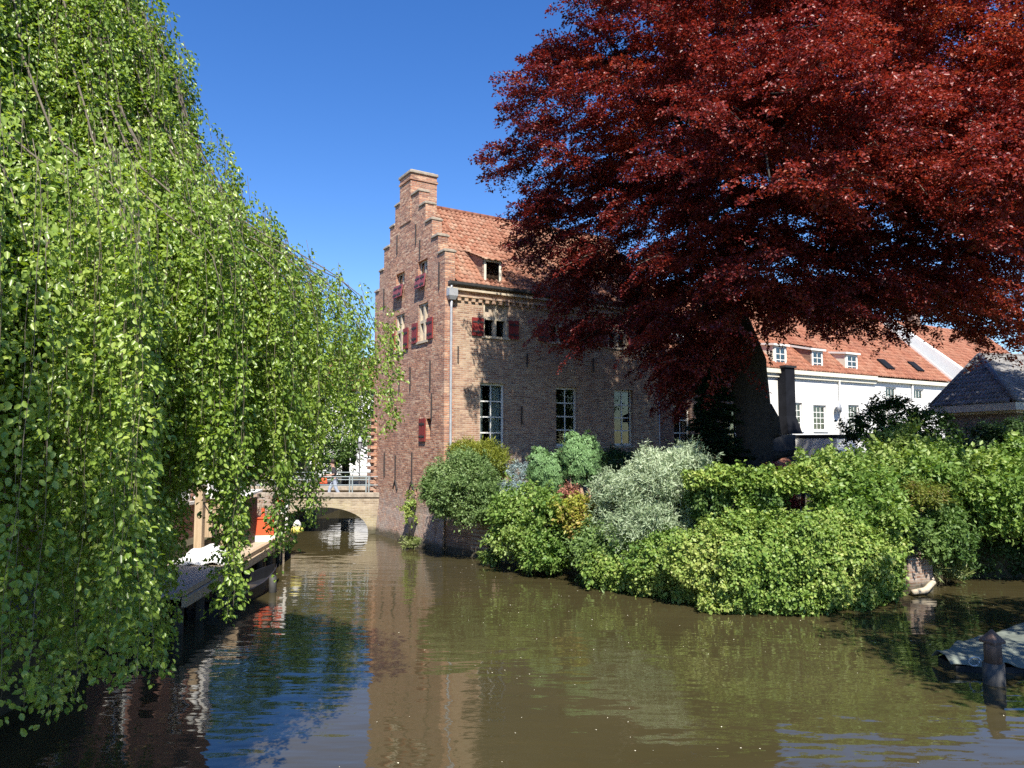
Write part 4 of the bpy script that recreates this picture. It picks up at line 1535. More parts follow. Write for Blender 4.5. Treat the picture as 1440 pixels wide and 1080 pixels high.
mb = MB()
nb_ = 14
for i in range(nb_ - 1):
    sa, sb2 = i / (nb_ - 1), (i + 1) / (nb_ - 1)
    a0, a1, b0, b1 = boat_pt(sa, 0), boat_pt(sa, 1), boat_pt(sb2, 0), boat_pt(sb2, 1)
    mb.quad((*a0, 0.10), (*b0, 0.10), (*b1, 0.10), (*a1, 0.10))
    mb.quad((*a0, -0.3), (*b0, -0.3), (*b0, 0.10), (*a0, 0.10))
    mb.quad((*a1, -0.3), (*b1, -0.3), (*b1, 0.10), (*a1, 0.10))
a0, a1 = boat_pt(0, 0), boat_pt(0, 1)
mb.quad((*a0, -0.3), (*a1, -0.3), (*a1, 0.10), (*a0, 0.10))
mb.build('hull', M['hull'], cb)
M['tarp'] = plain('grey green tarpaulin', (0.15, 0.17, 0.14), 0.8, 0.3, 3.5, bump=0.35)
mb = MB()
nx, ny = 90, 44
for i in range(nx):
    s_ = -0.01 + 1.01 * i / (nx - 1)
    for j in range(ny):
        t_ = j / (ny - 1)
        x, y = boat_pt(max(0, s_), t_, 0.05)
        x -= 0.1 * (i == 0)
        e = min(t_, 1 - t_) * (0.4 + 4 * s_)
        z = 0.20 + 0.03 * math.sin(PI * t_) + 0.018 * math.sin(2.3 * x + 3 * y) + 0.010 * math.sin(7 * x - 4 * y) + 0.008 * math.sin(13 * y + 3 * x) + 0.006 * math.sin(21 * x)
        if e < 0.10: z -= (0.10 - e) * 0.7 * (1 + 0.5 * math.sin(3.7 * x) + .4 * math.sin(9.1 * x))
        mb.v.append((x, y, z))
for i in range(nx - 1):
    for j in range(ny - 1):
        a = i * ny + j
        mb.f.append((a, a + ny, a + ny + 1, a + 1))
tpo = mb.build('tarpaulin_cover', M['tarp'], cb, smooth=True)
md = tpo.modifiers.new('thick', 'SOLIDIFY'); md.thickness = 0.012
mb = MB()
pts = [(0.75 + 0.10 * math.cos(a), -0.05 + 0.01 * a, 0.20 + 0.08 * math.sin(a)) for a in [k * 0.45 for k in range(15)]]
mb.tube(pts, 0.012, 6)
mb.build('rope', M['tarp_white'], cb, smooth=True)

mp_ = empty('mooring_post', tuple(at(1398, 957, 12.45)), 0.35)
mp_.location.z = 0
tag(mp_, 'short brown wooden mooring post with a pointed pyramid cap beside the covered boat', 'mooring post')
mb = MB()
mb.lathe([(0.168, -0.8), (0.164, 0.02), (0.16, 0.34)], sides=14)
mb.build('base_sleeve', M['rubber'], mp_, smooth=True)
mb = MB()
mb.lathe([(0.135, 0.30), (0.13, 0.60), (0.128, 0.66)], sides=12)
mb.build('shaft', M['wood_post'], mp_, smooth=True)
mb = MB()
c8 = [(0.19 * math.cos(PI / 4 + k * PI / 2), 0.19 * math.sin(PI / 4 + k * PI / 2)) for k in range(4)]
i0 = len(mb.v)
for z, k in ((0.662, 1.0), (0.70, 1.04), (0.88, 0.06)):
    for x, y in c8: mb.v.append((x * k, y * k, z))
for q in range(2):
    for j in range(4):
        mb.f.append((q * 4 + j, q * 4 + (j + 1) % 4, q * 4 + 4 + (j + 1) % 4, q * 4 + 4 + j))
mb.f.append((0, 1, 2, 3)); mb.f.append((8, 9, 10, 11))
mb.build('cap', M['wood_post'], mp_, bevel=0.006)

# quay wall under the garden, brick stub
qs = [(-2.75, 27.2), (6.25, 18.0), (9.75, 19.9), (11.4, 21.9)]
qw = MB()
for (x0, y0), (x1, y1) in zip(qs[:-1], qs[1:]):
    n = Vector((y1 - y0, -(x1 - x0), 0)).normalized() * 0.12
    qw.hexa([(x0 + n.x, y0 + n.y, -0.8), (x1 + n.x, y1 + n.y, -0.8), (x1, y1, -0.8), (x0, y0, -0.8),
             (x0 + n.x, y0 + n.y, 1.28), (x1 + n.x, y1 + n.y, 1.28), (x1, y1, 1.28), (x0, y0, 1.28)])
tag(qw.build('quay_wall', M['brick_old']), 'old brick quay wall holding the overgrown garden above the water', 'wall')
sb = empty('quay_stub', tuple(at(1284, 828, 19.9)), 0.5)
sb.location.z = 0
tag(sb, 'worn brick quay corner with a pale rounded stone ledge right of the ivy', 'quay corner')
mb = MB()
mb.box(-0.55, 0.45, -0.3, 0.5, -0.5, 0.95)
mb.box(-0.5, 0.2, -0.2, 0.5, 0.951, 1.12)
mb.build('brickwork', M['brick_old'], sb, bevel=0.04)
mb = MB()
mb.tube([(-0.62, -0.38, 0.10), (-0.2, -0.46, 0.12), (0.3, -0.36, 0.26), (0.62, -0.1, 0.42)], [0.07, 0.085, 0.08, 0.06], 8)
mb.build('stone_ledge', M['stone'], sb, smooth=True)
# ------------------------------------------------------------------ shrubs of the garden
def shrub(name, label, cat, blobs, mat, seed, nclump, cr, per, ll, lw, stems=None, group=None, bark='bark', lobes=6, **kw):
    kw.setdefault('shoots', 0.26)
    rng = np.random.default_rng(seed)
    b0 = blobs[0][0]
    root = empty(name, (b0[0], b0[1], 1.2))
    tag(root, label, cat, group)
    bl = [((b[0][0] - b0[0], b[0][1] - b0[1], b[0][2] - 1.2), b[1]) for b in blobs]
    kw.setdefault('zmin', -1.15)
    if lobes:
        ex = []
        for c, r in bl:
            for k in range(lobes):
                d = rdir(1, rng)[0]
                d[2] = abs(d[2]) * 0.9 if k % 3 else d[2]
                s_ = rng.uniform(0.28, 0.5)
                ex.append((tuple(np.array(c) * 1.0 + d * np.array(r) * rng.uniform(0.62, 0.9)), tuple(np.array(r) * s_)))
        bl = [(c, tuple(np.array(r) * 0.84)) for c, r in bl] + ex
        nclump = int(nclump * 1.15)
    mb = MB()
    foliage('leaves', bl, M[mat], root, nclump, cr, per, ll, lw, rng, stem_mb=mb, **kw)
    for k in range(stems if stems else 5):
        c, r = bl[k % len(bl)]
        e = np.array(c) + rdir(1, rng)[0] * np.array(r) * 0.55
        a = np.array([rng.normal() * 0.12, rng.normal() * 0.12, -0.05])
        m = (a + e) / 2 + np.array([rng.normal() * .1, rng.normal() * .1, 0.1])
        mb.tube([a, m, e], [0.035, 0.025, 0.012], 5)
    mb.build('stems', M[bark], root, smooth=True)
    return root


PB_ = pblob
shrub('evergreen_shrub', 'large rounded light green shrub overhanging the quay by the house corner', 'shrub',
      [PB_(652, 692, 25.2, 46, 40, 1.1), PB_(650, 658, 25.8, 30, 24, 0.8), PB_(622, 698, 25.2, 26, 30, 0.8), PB_(684, 700, 24.8, 20, 32, 0.7), PB_(660, 722, 25.0, 36, 22, 0.8), PB_(612, 672, 25.6, 12, 16, 0.4)],
      'lf_box', 101, 560, 0.17, 60, 0.085, 0.5, low=-0.7, outdir=0.4, updir=0.5, jit=1.0, inner=0.15, dens_noise=0.2)
shrub('juniper', 'golden green feathery juniper against the house wall behind the rounded shrub', 'conifer',
      [PB_(672, 650, 27.0, 38, 24, 0.8), PB_(690, 662, 26.8, 24, 28, 0.7), PB_(655, 640, 27.0, 24, 16, 0.6)],
      'lf_juniper', 102, 420, 0.13, 60, 0.11, 0.22, outdir=0.3, updir=0.3, jit=0.8, droop=-0.5, upaxis=0.5, low=-0.5)
shrub('blue_spruce', 'small pale blue spruce with layered branches behind the shrubs', 'conifer',
      [PB_(729, 665, 26.0, 12, 15, 0.35), PB_(722, 686, 25.6, 26, 9, 0.6), PB_(716, 696, 25.4, 30, 7, 0.6)],
      'lf_blue', 103, 240, 0.10, 45, 0.085, 0.2, outdir=0.5, updir=0.6, jit=0.7, droop=0.0)
shrub('clipped_cypress', 'low grey green cypress clipped into two leaning lobes', 'conifer',
      [PB_(758, 660, 24.6, 13, 25, 0.32), PB_(779, 670, 24.6, 16, 29, 0.4), PB_(768, 672, 24.6, 12, 26, 0.3)],
      'lf_cypress', 104, 520, 0.07, 80, 0.075, 0.3, outdir=1.0, updir=0.1, jit=0.5, droop=-0.6, upaxis=0.9, inner=0.1, bark='bark_tan', lobes=0)
tc = shrub('standard_cypress', 'taller grey green cypress clipped into two lobes on bare tan stems', 'conifer',
           [PB_(806, 644, 24.2, 13, 31, 0.32), PB_(826, 653, 24.2, 16, 36, 0.42), PB_(815, 658, 24.2, 13, 30, 0.32)],
           'lf_cypress', 105, 600, 0.07, 80, 0.075, 0.3, outdir=1.0, updir=0.1, jit=0.5, droop=-0.6, upaxis=0.9, inner=0.1, bark='bark_tan', lobes=0)
mb = MB()
a0 = at(806, 644, 24.2)
for (x0, y0), (x1, y1) in (((820, 722), (816, 680)), ((829, 722), (828, 684)), ((822, 702), (812, 692))):
    p, q = at(x0, y0, 24.0), at(x1, y1, 24.1)
    off = Vector((a0.x, a0.y, 1.2))
    mb.tube([p - off, (p + q) / 2 - off + Vector((.03, 0, 0)), q - off], [0.06, 0.05, 0.05], 7)
mb.build('trunk', M['bark_tan'], tc, smooth=True)
shrub('leafy_shrub', 'bright fresh green leafy shrub spilling over the quay beside the rounded shrub', 'shrub',
      [PB_(738, 728, 23.0, 44, 44, 1.0), PB_(775, 752, 22.4, 42, 44, 0.9), PB_(725, 765, 23.0, 30, 28, 0.7), PB_(760, 780, 22.4, 40, 22, 0.8)],
      'lf_bright', 106, 430, 0.2, 48, 0.115, 0.6, outdir=0.4, updir=0.6, jit=1.0, dens_noise=0.25)
shrub('yellow_shrub', 'yellow green shrub with orange tinged tips below the standard cypress', 'shrub',
      [PB_(820, 738, 21.8, 24, 34, 0.6), PB_(808, 722, 22.0, 26, 20, 0.6), PB_(832, 765, 21.4, 18, 26, 0.5)],
      'lf_yellow', 107, 300, 0.14, 50, 0.085, 0.55, outdir=0.5, updir=0.6)
shrub('salmon_shrub', 'small shrub with salmon pink young shoots between the two clipped cypresses', 'shrub',
      [PB_(800, 695, 23.6, 13, 7, 0.35)], 'lf_pink', 108, 60, 0.11, 35, 0.085, 0.4)
shrub('silver_willow_shrub', 'large silvery grey shrub with narrow leaves in the middle of the garden', 'shrub',
      [PB_(938, 690, 20.6, 50, 52, 1.0), PB_(905, 700, 20.6, 38, 48, 0.8), PB_(962, 660, 20.8, 30, 32, 0.7), PB_(920, 662, 20.7, 26, 26, 0.6), PB_(868, 712, 20.9, 32, 42, 0.7), PB_(925, 735, 20.2, 50, 32, 0.8), PB_(890, 750, 20.2, 30, 34, 0.6)],
      'lf_silver', 109, 800, 0.2, 50, 0.115, 0.22, outdir=0.4, updir=0.3, jit=1.0, droop=0.0, bark='bark_pale', sprig=0.16, dens_noise=0.15, lobes=9)
shrub('low_silver_shrub', 'dull green shrub below the silvery shrub on the quay edge', 'shrub',
      [PB_(845, 790, 20.6, 34, 28, 0.6), PB_(870, 770, 20.4, 34, 32, 0.6), PB_(835, 765, 21.0, 24, 30, 0.5)],
      'lf_mid', 110, 300, 0.17, 55, 0.085, 0.5)

# clipped hedge with a gap, ivy on the quay
shrub('clipped_hedge', 'clipped dark green hedge with flat leafy top above the ivy', 'hedge',
      [PB_(1000, 704, 19.6, 34, 34, 0.5), PB_(1040, 704, 19.4, 40, 34, 0.5), PB_(1075, 705, 19.2, 24, 34, 0.5)],
      'lf_mid', 111, 420, 0.14, 48, 0.085, 0.6, outdir=0.6, jit=1.0, dens_noise=0.2, lobes=3)
shrub('climbing_vine', 'yellow green vine draped along the hedge top and over the garden arch', 'vine',
      [PB_(985, 676, 19.3, 20, 10, 0.45), PB_(1020, 675, 19.2, 30, 9, 0.45), PB_(1060, 678, 19.0, 34, 11, 0.45), PB_(1095, 682, 18.8, 28, 11, 0.45), PB_(1080, 700, 18.9, 9, 34, 0.3), PB_(1045, 718, 18.9, 9, 22, 0.25), PB_(1128, 676, 18.8, 22, 14, 0.5)],
      'lf_ivy', 112, 560, 0.14, 44, 0.095, 0.75, outdir=0.5, updir=0.6, jit=0.9, lobes=3)
shrub('ivy', 'dense light green ivy hanging over the quay corner down to the water', 'ivy',
      [PB_(1000, 790, 18.1, 62, 46, 0.55), PB_(1065, 798, 17.5, 62, 58, 0.5), PB_(1130, 795, 17.4, 50, 56, 0.5), PB_(1190, 790, 18.0, 56, 50, 0.55), PB_(1235, 792, 18.8, 30, 44, 0.5),
       PB_(940, 795, 19.2, 60, 40, 0.6), PB_(880, 800, 20.2, 50, 28, 0.5), PB_(1040, 752, 18.1, 60, 18, 0.6), PB_(1140, 748, 18.2, 60, 22, 0.7),
       PB_(1060, 842, 17.6, 60, 18, 0.35), PB_(1120, 845, 17.4, 40, 18, 0.35), PB_(1190, 835, 18.0, 50, 20, 0.4), PB_(1240, 825, 18.9, 24, 22, 0.35), PB_(990, 830, 18.6, 50, 16, 0.35), PB_(920, 818, 19.7, 50, 16, 0.35), PB_(860, 808, 20.8, 40, 14, 0.3)],
      'lf_ivy', 113, 2900, 0.15, 60, 0.072, 0.85, outdir=0.8, updir=0.35, jit=0.8, droop=0.8, low=-0.95, inner=0.12, lobes=3)
shrub('mound_shrub', 'bright green mounded shrub rising right of the garden arch', 'shrub',
      [PB_(1172, 664, 20.0, 36, 22, 0.8), PB_(1205, 690, 19.8, 48, 30, 0.9), PB_(1184, 704, 19.4, 30, 26, 0.7), PB_(1230, 722, 19.2, 40, 26, 0.8), PB_(1172, 742, 18.6, 44, 18, 0.6)],
      'lf_bright', 114, 560, 0.21, 46, 0.115, 0.6, outdir=0.4, updir=0.6, low=-0.6, jit=1.0, dens_noise=0.3)
shrub('bushy_shrub', 'tall mixed green shrub in front of the white annex', 'shrub',
      [PB_(1262, 640, 21.0, 34, 34, 0.8), PB_(1290, 668, 20.8, 44, 32, 0.9), PB_(1240, 665, 20.6, 40, 28, 0.8), PB_(1320, 650, 21.4, 30, 26, 0.8)],
      'lf_bright', 115, 440, 0.24, 44, 0.125, 0.55, outdir=0.3, updir=0.6, jit=1.0, dens_noise=0.35)
shrub('bronze_shrub', 'bronze tinged low spreading shrub in the middle of the right bank', 'shrub',
      [PB_(1285, 700, 19.3, 28, 10, 0.5), PB_(1305, 698, 19.4, 20, 11, 0.4)],
      'lf_gold', 116, 170, 0.15, 50, 0.085, 0.4, outdir=0.3, updir=0.8)
shrub('bank_shrub', 'green shrub hanging over the brick quay corner', 'shrub',
      [PB_(1290, 762, 19.8, 42, 26, 0.6), PB_(1320, 742, 20.0, 34, 28, 0.6), PB_(1268, 745, 19.4, 30, 22, 0.5), PB_(1338, 770, 20.4, 26, 20, 0.5)],
      'lf_mid', 117, 300, 0.2, 46, 0.12, 0.5, outdir=0.4, updir=0.6, jit=1.0, dens_noise=0.35)
shrub('spreading_bush', 'big spreading green bush over the inlet at the right edge', 'shrub',
      [PB_(1385, 668, 21.8, 40, 28, 0.9), PB_(1430, 655, 22.4, 40, 28, 0.9), PB_(1400, 700, 21.2, 56, 36, 1.1), PB_(1450, 690, 21.5, 60, 46, 1.1), PB_(1360, 700, 21.4, 40, 32, 0.9), PB_(1420, 735, 21.2, 60, 26, 1.0), PB_(1520, 700, 22, 60, 60, 1.2)],
      'lf_bright', 118, 950, 0.25, 46, 0.13, 0.6, outdir=0.3, updir=0.7, jit=1.0, low=-0.5, dens_noise=0.35)
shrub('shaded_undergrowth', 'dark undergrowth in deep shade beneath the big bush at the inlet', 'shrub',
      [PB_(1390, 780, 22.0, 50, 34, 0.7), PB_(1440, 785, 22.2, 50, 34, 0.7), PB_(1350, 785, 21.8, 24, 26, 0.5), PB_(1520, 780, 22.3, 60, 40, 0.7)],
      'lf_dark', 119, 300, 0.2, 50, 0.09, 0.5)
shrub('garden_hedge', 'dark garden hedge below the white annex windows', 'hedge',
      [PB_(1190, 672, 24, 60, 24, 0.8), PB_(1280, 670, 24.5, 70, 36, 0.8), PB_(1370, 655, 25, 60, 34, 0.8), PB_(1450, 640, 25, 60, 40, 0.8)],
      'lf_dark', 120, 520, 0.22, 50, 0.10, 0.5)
shrub('dark_evergreen', 'small dark rounded evergreen under the pavilion window', 'shrub',
      [PB_(1436, 612, 25.5, 22, 20, 0.6), PB_(1392, 612, 25.4, 24, 10, 0.5)], 'lf_dark', 121, 160, 0.16, 50, 0.09, 0.5)
shrub('red_maple_shrub', 'small crimson leaved maple in the dark hollow under the garden arch', 'shrub',
      [PB_(1108, 706, 19.6, 13, 6, 0.3)], 'lf_crimson', 122, 60, 0.1, 40, 0.08, 0.35, lobes=0)
shrub('crimson_shrub', 'small crimson shrub peeping over the hedge near the beech trunk', 'shrub',
      [PB_(1086, 664, 21.5, 13, 6, 0.3)], 'lf_crimson', 123, 60, 0.1, 40, 0.08, 0.35, lobes=0)
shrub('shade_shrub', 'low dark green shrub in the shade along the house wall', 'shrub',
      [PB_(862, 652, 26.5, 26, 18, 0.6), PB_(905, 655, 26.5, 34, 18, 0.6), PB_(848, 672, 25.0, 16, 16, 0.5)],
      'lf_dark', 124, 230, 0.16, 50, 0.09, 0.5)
shrub('wall_creeper', 'little tuft of yellow green creeper on the gable wall above the water', 'creeper',
      [PB_(575, 712, 28.6, 7, 15, 0.15), PB_(578, 730, 28.4, 5, 8, 0.12)], 'lf_ivy', 125, 45, 0.09, 30, 0.08, 0.7, lobes=0)
shrub('water_edge_weeds', 'pale weeds growing at the waterline below the gable', 'weeds',
      [PB_(578, 764, 27.6, 12, 6, 0.15)], 'grassy', 126, 40, 0.09, 25, 0.13, 0.2, droop=-0.8, lobes=0)
shrub('quay_fern', 'low green plant trailing into the water at the quay foot', 'plant',
      [PB_(690, 783, 24.0, 12, 8, 0.25)], 'lf_bright', 127, 45, 0.1, 30, 0.09, 0.5, lobes=0)
shrub('bank_grass_tuft', 'pale green grasses and weeds at the inlet waterline', 'grass tuft',
      [PB_(1320, 800, 20.9, 26, 14, 0.4), PB_(1305, 785, 20.4, 14, 22, 0.3)], 'grassy', 128, 150, 0.16, 26, 0.2, 0.12, droop=-1.0, upaxis=0.6, lobes=0)


# ------------------------------------------------------------------ dark spruce
def spruce(name, label, base, h, r, seed, mat='lf_spruce'):
    rng = np.random.default_rng(seed)
    root = empty(name, base)
    tag(root, label, 'conifer')
    mb = MB()
    mb.tube([(0, 0, -0.2), (0, 0, h * .5), (0, 0, h)], [0.14, 0.09, 0.01], 8)
    mb.build('trunk', M['bark'], root, smooth=True)
    P, Nn, A = [], [], []
    bm_ = MB()
    nw = 64
    for w in range(nw):
        f = w / (nw - 1)
        z = h * (0.05 + 0.93 * f)
        rr = r * (1 - f) ** 0.85 + 0.08
        for k in range(int(6 - 2 * f)):
            a = rng.uniform(0, 2 * PI)
            d = np.array([math.cos(a), math.sin(a), 0])
            Lb = rr * rng.uniform(0.6, 1.15)
            z = h * (0.05 + 0.93 * f) + rng.normal() * 0.09
            n = int(Lb * 260) + 14
            s = rng.random(n) ** 0.7
            zz = z - 0.30 * s * Lb + 0.12 * (s ** 3) * Lb
            side = np.array([-d[1], d[0], 0])
            wv = (rng.random(n) - .5) * 0.75 * Lb * (1.2 - s)
            p = d * (s * Lb)[:, None] + side * wv[:, None]
            p[:, 2] = zz - np.abs(wv) * .25 + rng.normal(size=n) * .02
            P.append(p)
            Nn.append(np.tile([0, 0, 1.0], (n, 1)) + rdir(n, rng) * .5)
            A.append(d * 0.8 + side * np.sign(wv)[:, None] * .8 + rdir(n, rng) * .3)
            bm_.tube([(0, 0, z), d * Lb * .9 + np.array([0, 0, z - .15 * Lb])], [0.025, 0.006], 4)
    P, Nn, A = map(np.concatenate, (P, Nn, A))
    leaf_mesh('needles', P, Nn, A, 0.15 * rng.uniform(.7, 1.3, len(P)), 0.045, 0.5 + .22 * rng.normal(size=len(P)), M[mat], root)
    bm_.build('branches', M['bark'], root)
    return root


sp = at(1006, 665, 22.4)
spruce('spruce', 'dark green pyramidal spruce standing just left of the beech trunk', (sp.x, sp.y, 1.2), 5.5, 1.55, 5)


# ------------------------------------------------------------------ copper beech
def copper_beech():
    rng = np.random.default_rng(42)
    bx_, by_ = 8.02, 24.3
    root = empty('copper_beech', (bx_, by_, 1.2))
    tag(root, 'huge copper beech with deep red leaves and a thick grey trunk', 'tree')
    Y = by_
    # crown lobes (photo px centre, distance, radii px, depth radius m)
    lobes = [(800, 150, 22.0, 84, 100, 1.8), (768, 240, 22.4, 56, 60, 1.4), (880, 70, 22.5, 110, 100, 2.4), (905, 230, 23.6, 120, 95, 2.2),
             (1040, 60, 20.5, 150, 120, 3.6), (1080, 220, 20.4, 150, 110, 3.0), (1220, 90, 20.5, 150, 130, 3.6), (1250, 260, 20.8, 130, 105, 3.0),
             (1370, 170, 19.4, 100, 130, 2.4), (1390, 340, 22.0, 90, 85, 2.6), (1300, 390, 22.5, 90, 55, 2.2), (1190, 370, 22.0, 110, 70, 2.6),
             (1060, 330, 22.0, 110, 70, 2.4), (900, 350, 24.5, 85, 62, 2.0), (800, 340, 24.4, 70, 66, 1.9), (770, 280, 24.2, 60, 60, 1.6), (850, 300, 24.6, 70, 60, 1.8), (850, 430, 25.3, 66, 56, 1.6), (810, 400, 25.6, 40, 40, 1.2),
             (960, 420, 25.5, 85, 70, 2.2), (955, 490, 26.4, 70, 46, 1.4), (1150, 425, 24.5, 60, 40, 1.8), (1240, 425, 23.5, 55, 35, 1.4),
             (1400, 450, 23.0, 55, 42, 1.6), (1000, -70, 21.4, 230, 90, 3.0), (1200, -80, 21.4, 230, 90, 3.0), (1480, 60, 18.6, 120, 150, 2.4),
             (1500, 280, 24.0, 110, 130, 3.0), (1080, 140, 18.0, 120, 110, 2.0), (1180, 200, 17.2, 130, 120, 2.2), (1330, 240, 18.0, 110, 110, 2.2),
             (915, 480, 25.8, 60, 50, 1.2), (860, 470, 26.6, 40, 44, 1.0), (990, 470, 23.2, 66, 60, 1.5), (965, 530, 25.6, 46, 36, 1.1), (1070, 400, 19.8, 90, 56, 1.8),
             (1010, 300, 20.5, 80, 56, 1.2), (1060, 375, 20.6, 76, 46, 1.1), (1150, 335, 20.4, 100, 50, 1.4), (1290, 335, 20.4, 100, 50, 1.4), (1220, 300, 21.5, 120, 60, 1.8),
             (915, 455, 25.6, 50, 40, 0.9), (900, 385, 25.2, 56, 40, 1.1), (1035, 430, 20.8, 50, 34, .8),
             (1150, 400, 20.5, 80, 46, 1.7), (1240, 395, 20.8, 80, 56, 1.7), (1330, 410, 21.5, 70, 46, 1.5), (1080, 120, 27.5, 260, 170, 2.0), (1330, 180, 27.5, 190, 150, 1.8), (748, 120, 22.0, 30, 40, 1.0), (815, 60, 22.2, 54, 44, 1.5), (750, 310, 23.2, 30, 38, 1.0), (722, 215, 22.4, 24, 40, 0.8)]
    Cn, Rr = [], []
    for px, py, yy, rx, ry, rd in lobes:
        c = at(px, py, yy)
        k = yy / F
        Cn.append((c.x - bx_, c.y - by_, c.z - 1.2)); Rr.append((rx * k, rd, ry * k))
    Cn, Rr = np.array(Cn), np.array(Rr)
    vol = (Rr[:, 0] * Rr[:, 1] + Rr[:, 0] * Rr[:, 2] + Rr[:, 1] * Rr[:, 2])
    # foliage masses (flattened, about 2 m across) kept apart so that dark gaps and sky show between them
    mass, tries = [], 0
    while len(mass) < 420 and tries < 60000:
        tries += 1
        b = rng.choice(len(Cn), p=vol / vol.sum())
        d = rdir(1, rng)[0]
        p = Cn[b] + d * Rr[b] * rng.uniform(0.45, 0.97)
        if p[2] < 3.2: continue
        lim = 714 if p[2] > 5.5 else 800
        if p[0] + bx_ < (lim - 720) / F * (p[1] + by_) + 0.3: continue      # keeps the crown clear of the gable
        if mass and np.min(np.linalg.norm((np.array(mass) - p) * np.array([1, 1, 1.5]), axis=1)) < 1.15: continue
        mass.append(p)
    mass = np.array(mass)
    pts, ptint = [], []
    for m_ in mass:
        o_ = unit(m_ - np.array([0, 0, 9.0]))
        k_ = rng.uniform(0.7, 1.25)
        mt_ = rng.normal() * 0.13
        for q in range(int(7 * k_)):
            e_ = rng.normal(size=3) * np.array([0.52, 0.52, 0.20]) * k_
            e_[2] -= 0.45 * (e_[0] * o_[0] + e_[1] * o_[1])
            pts.append(m_ + e_)
            ptint.append(mt_)
    pts, ptint = np.array(pts), np.array(ptint)
    print('beech clumps', len(pts))
    # trunk with main limbs leading into the lobes
    base = [(0, 0, -0.3), (0.0, 0, 1.2), (-0.02, 0, 3.0), (-0.10, 0.0, 4.4), (-0.18, 0, 5.4), (-0.42, -0.05, 6.3), (-0.75, -0.1, 7.3), (-0.95, -0.2, 8.6), (-0.9, -0.3, 10.0)]
    limbs_to = [c for c in Cn]
    att = list(Cn) + list(mass) + list(pts[::3])
    nodes, par, tips = grow(base, att, rng, up=0.5)
    # grow() sorts by distance; draw
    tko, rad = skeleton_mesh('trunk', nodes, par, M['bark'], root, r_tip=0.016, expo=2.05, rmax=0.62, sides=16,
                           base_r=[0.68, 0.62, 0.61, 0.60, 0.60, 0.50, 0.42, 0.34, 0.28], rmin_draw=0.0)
    co = np.empty(len(tko.data.vertices) * 3, np.float32)
    tko.data.vertices.foreach_get('co', co)
    co = co.reshape(-1, 3)
    near = np.hypot(co[:, 0], co[:, 1]) < 2.0
    near &= co[:, 2] < 7
    ang = np.arctan2(co[:, 1], co[:, 0])
    k = 1 + 0.10 * np.sin(ang * 3 + co[:, 2] * 0.9) + 0.06 * np.sin(ang * 5 - co[:, 2] * 2.3) + 0.05 * np.sin(ang * 2 + co[:, 2] * 4.1)
    k += 0.15 * np.clip(0.9 - co[:, 2], 0, 1) * (0.5 + 0.5 * np.sin(ang * 5))
    co[near, :2] *= k[near, None]
    tko.data.vertices.foreach_set('co', co.ravel())
    mb = MB()      # root flare, burr and the short dead stub on the right
    mb.tube([(0.4, -0.1, 2.3), (0.8, -0.15, 2.35), (1.25, -0.2, 2.45)], [0.28, 0.13, 0.10], 8)
    mb.tube([(0.35, -0.2, 2.7), (0.62, -0.22, 3.0), (0.58, -0.2, 3.5), (0.35, -0.1, 3.9)], [0.25, 0.2, 0.2, 0.25], 8)
    mb.build('limb_stub', M['bark'], root, smooth=True)
    mb = MB()
    mb.hexa([(-0.05, -0.95, 5.0), (0.12, -1.0, 4.9), (0.25, -0.8, 4.9), (0.02, -0.7, 5.0), (-0.16, -0.95, 5.9), (-0.1, -1.0, 5.9), (-0.02, -0.8, 5.9), (-0.1, -0.7, 5.9)])
    # leaves: flat drooping sprays round every clump point
    n_cl = len(pts)
    per = 410
    n = n_cl * per
    ci = np.repeat(np.arange(n_cl), per)
    out = unit(pts - np.array([0, 0, 9.0]))
    out[:, 2] *= 0.3
    out = unit(out)
    sz = rng.uniform(0.42, 0.80, n_cl)
    sprays = rng.integers(0, 4, n)                      # four layered sprays per clump
    s_off = rng.normal(size=(n_cl, 4, 3)) * np.array([0.45, 0.45, 0.34])
    s_dir = unit(rng.normal(size=(n_cl, 4, 3)) * np.array([1, 1, 0.2]) + out[:, None, :] * 1.2)
    t = rng.random(n) ** 0.8
    dirn = s_dir[ci, sprays]
    side = np.cross(dirn, [0, 0, 1.0])
    wv = (rng.random(n) - .5) * 1.15 * (1.1 - 0.8 * t)
    pos = pts[ci] + s_off[ci, sprays] * sz[ci][:, None] * 1.1 + dirn * ((t - 0.35) * 1.5 * sz[ci])[:, None] + side * (wv * sz[ci])[:, None]
    pos[:, 2] += -0.62 * sz[ci] * t * t - 0.12 * np.abs(wv) + rng.normal(size=n) * 0.05
    nrm = np.array([0, 0, 1.0]) + dirn * 0.35 + rdir(n, rng) * 1.0
    ax = dirn + side * np.sign(wv)[:, None] * 0.7 + rdir(n, rng) * 0.5 + np.array([0, 0, -0.25])
    tint = 0.40 + ptint[ci] + 0.14 * lump(pos, 0.55, 1.3) + 0.17 * rng.normal(size=n) + 0.10 * np.clip((pos[:, 0] - 1) / 8, -1, 1.5)
    L_ = 0.094 * rng.uniform(0.65, 1.25, n)
    leaf_mesh('crown', pos, nrm, ax, L_, L_ * 0.68, tint, M['lf_red'], root)
    # fine twigs of the sprays, some catching the sun
    mb = MB()
    for i in rng.choice(n_cl, 620, replace=False):
        for s in range(2):
            a = pts[i] + s_off[i, s] * sz[i]
            d = s_dir[i, s]
            e = a + d * 0.75 * sz[i] + np.array([0, 0, -0.2 * sz[i]])
            mb.tube([a - d * .4 * sz[i], a + rng.normal(size=3) * .03, e], [0.014, 0.010, 0.004], 3, cap=False)
    mb.build('twigs', M['bark_pale'], root)
    return root


copper_beech()


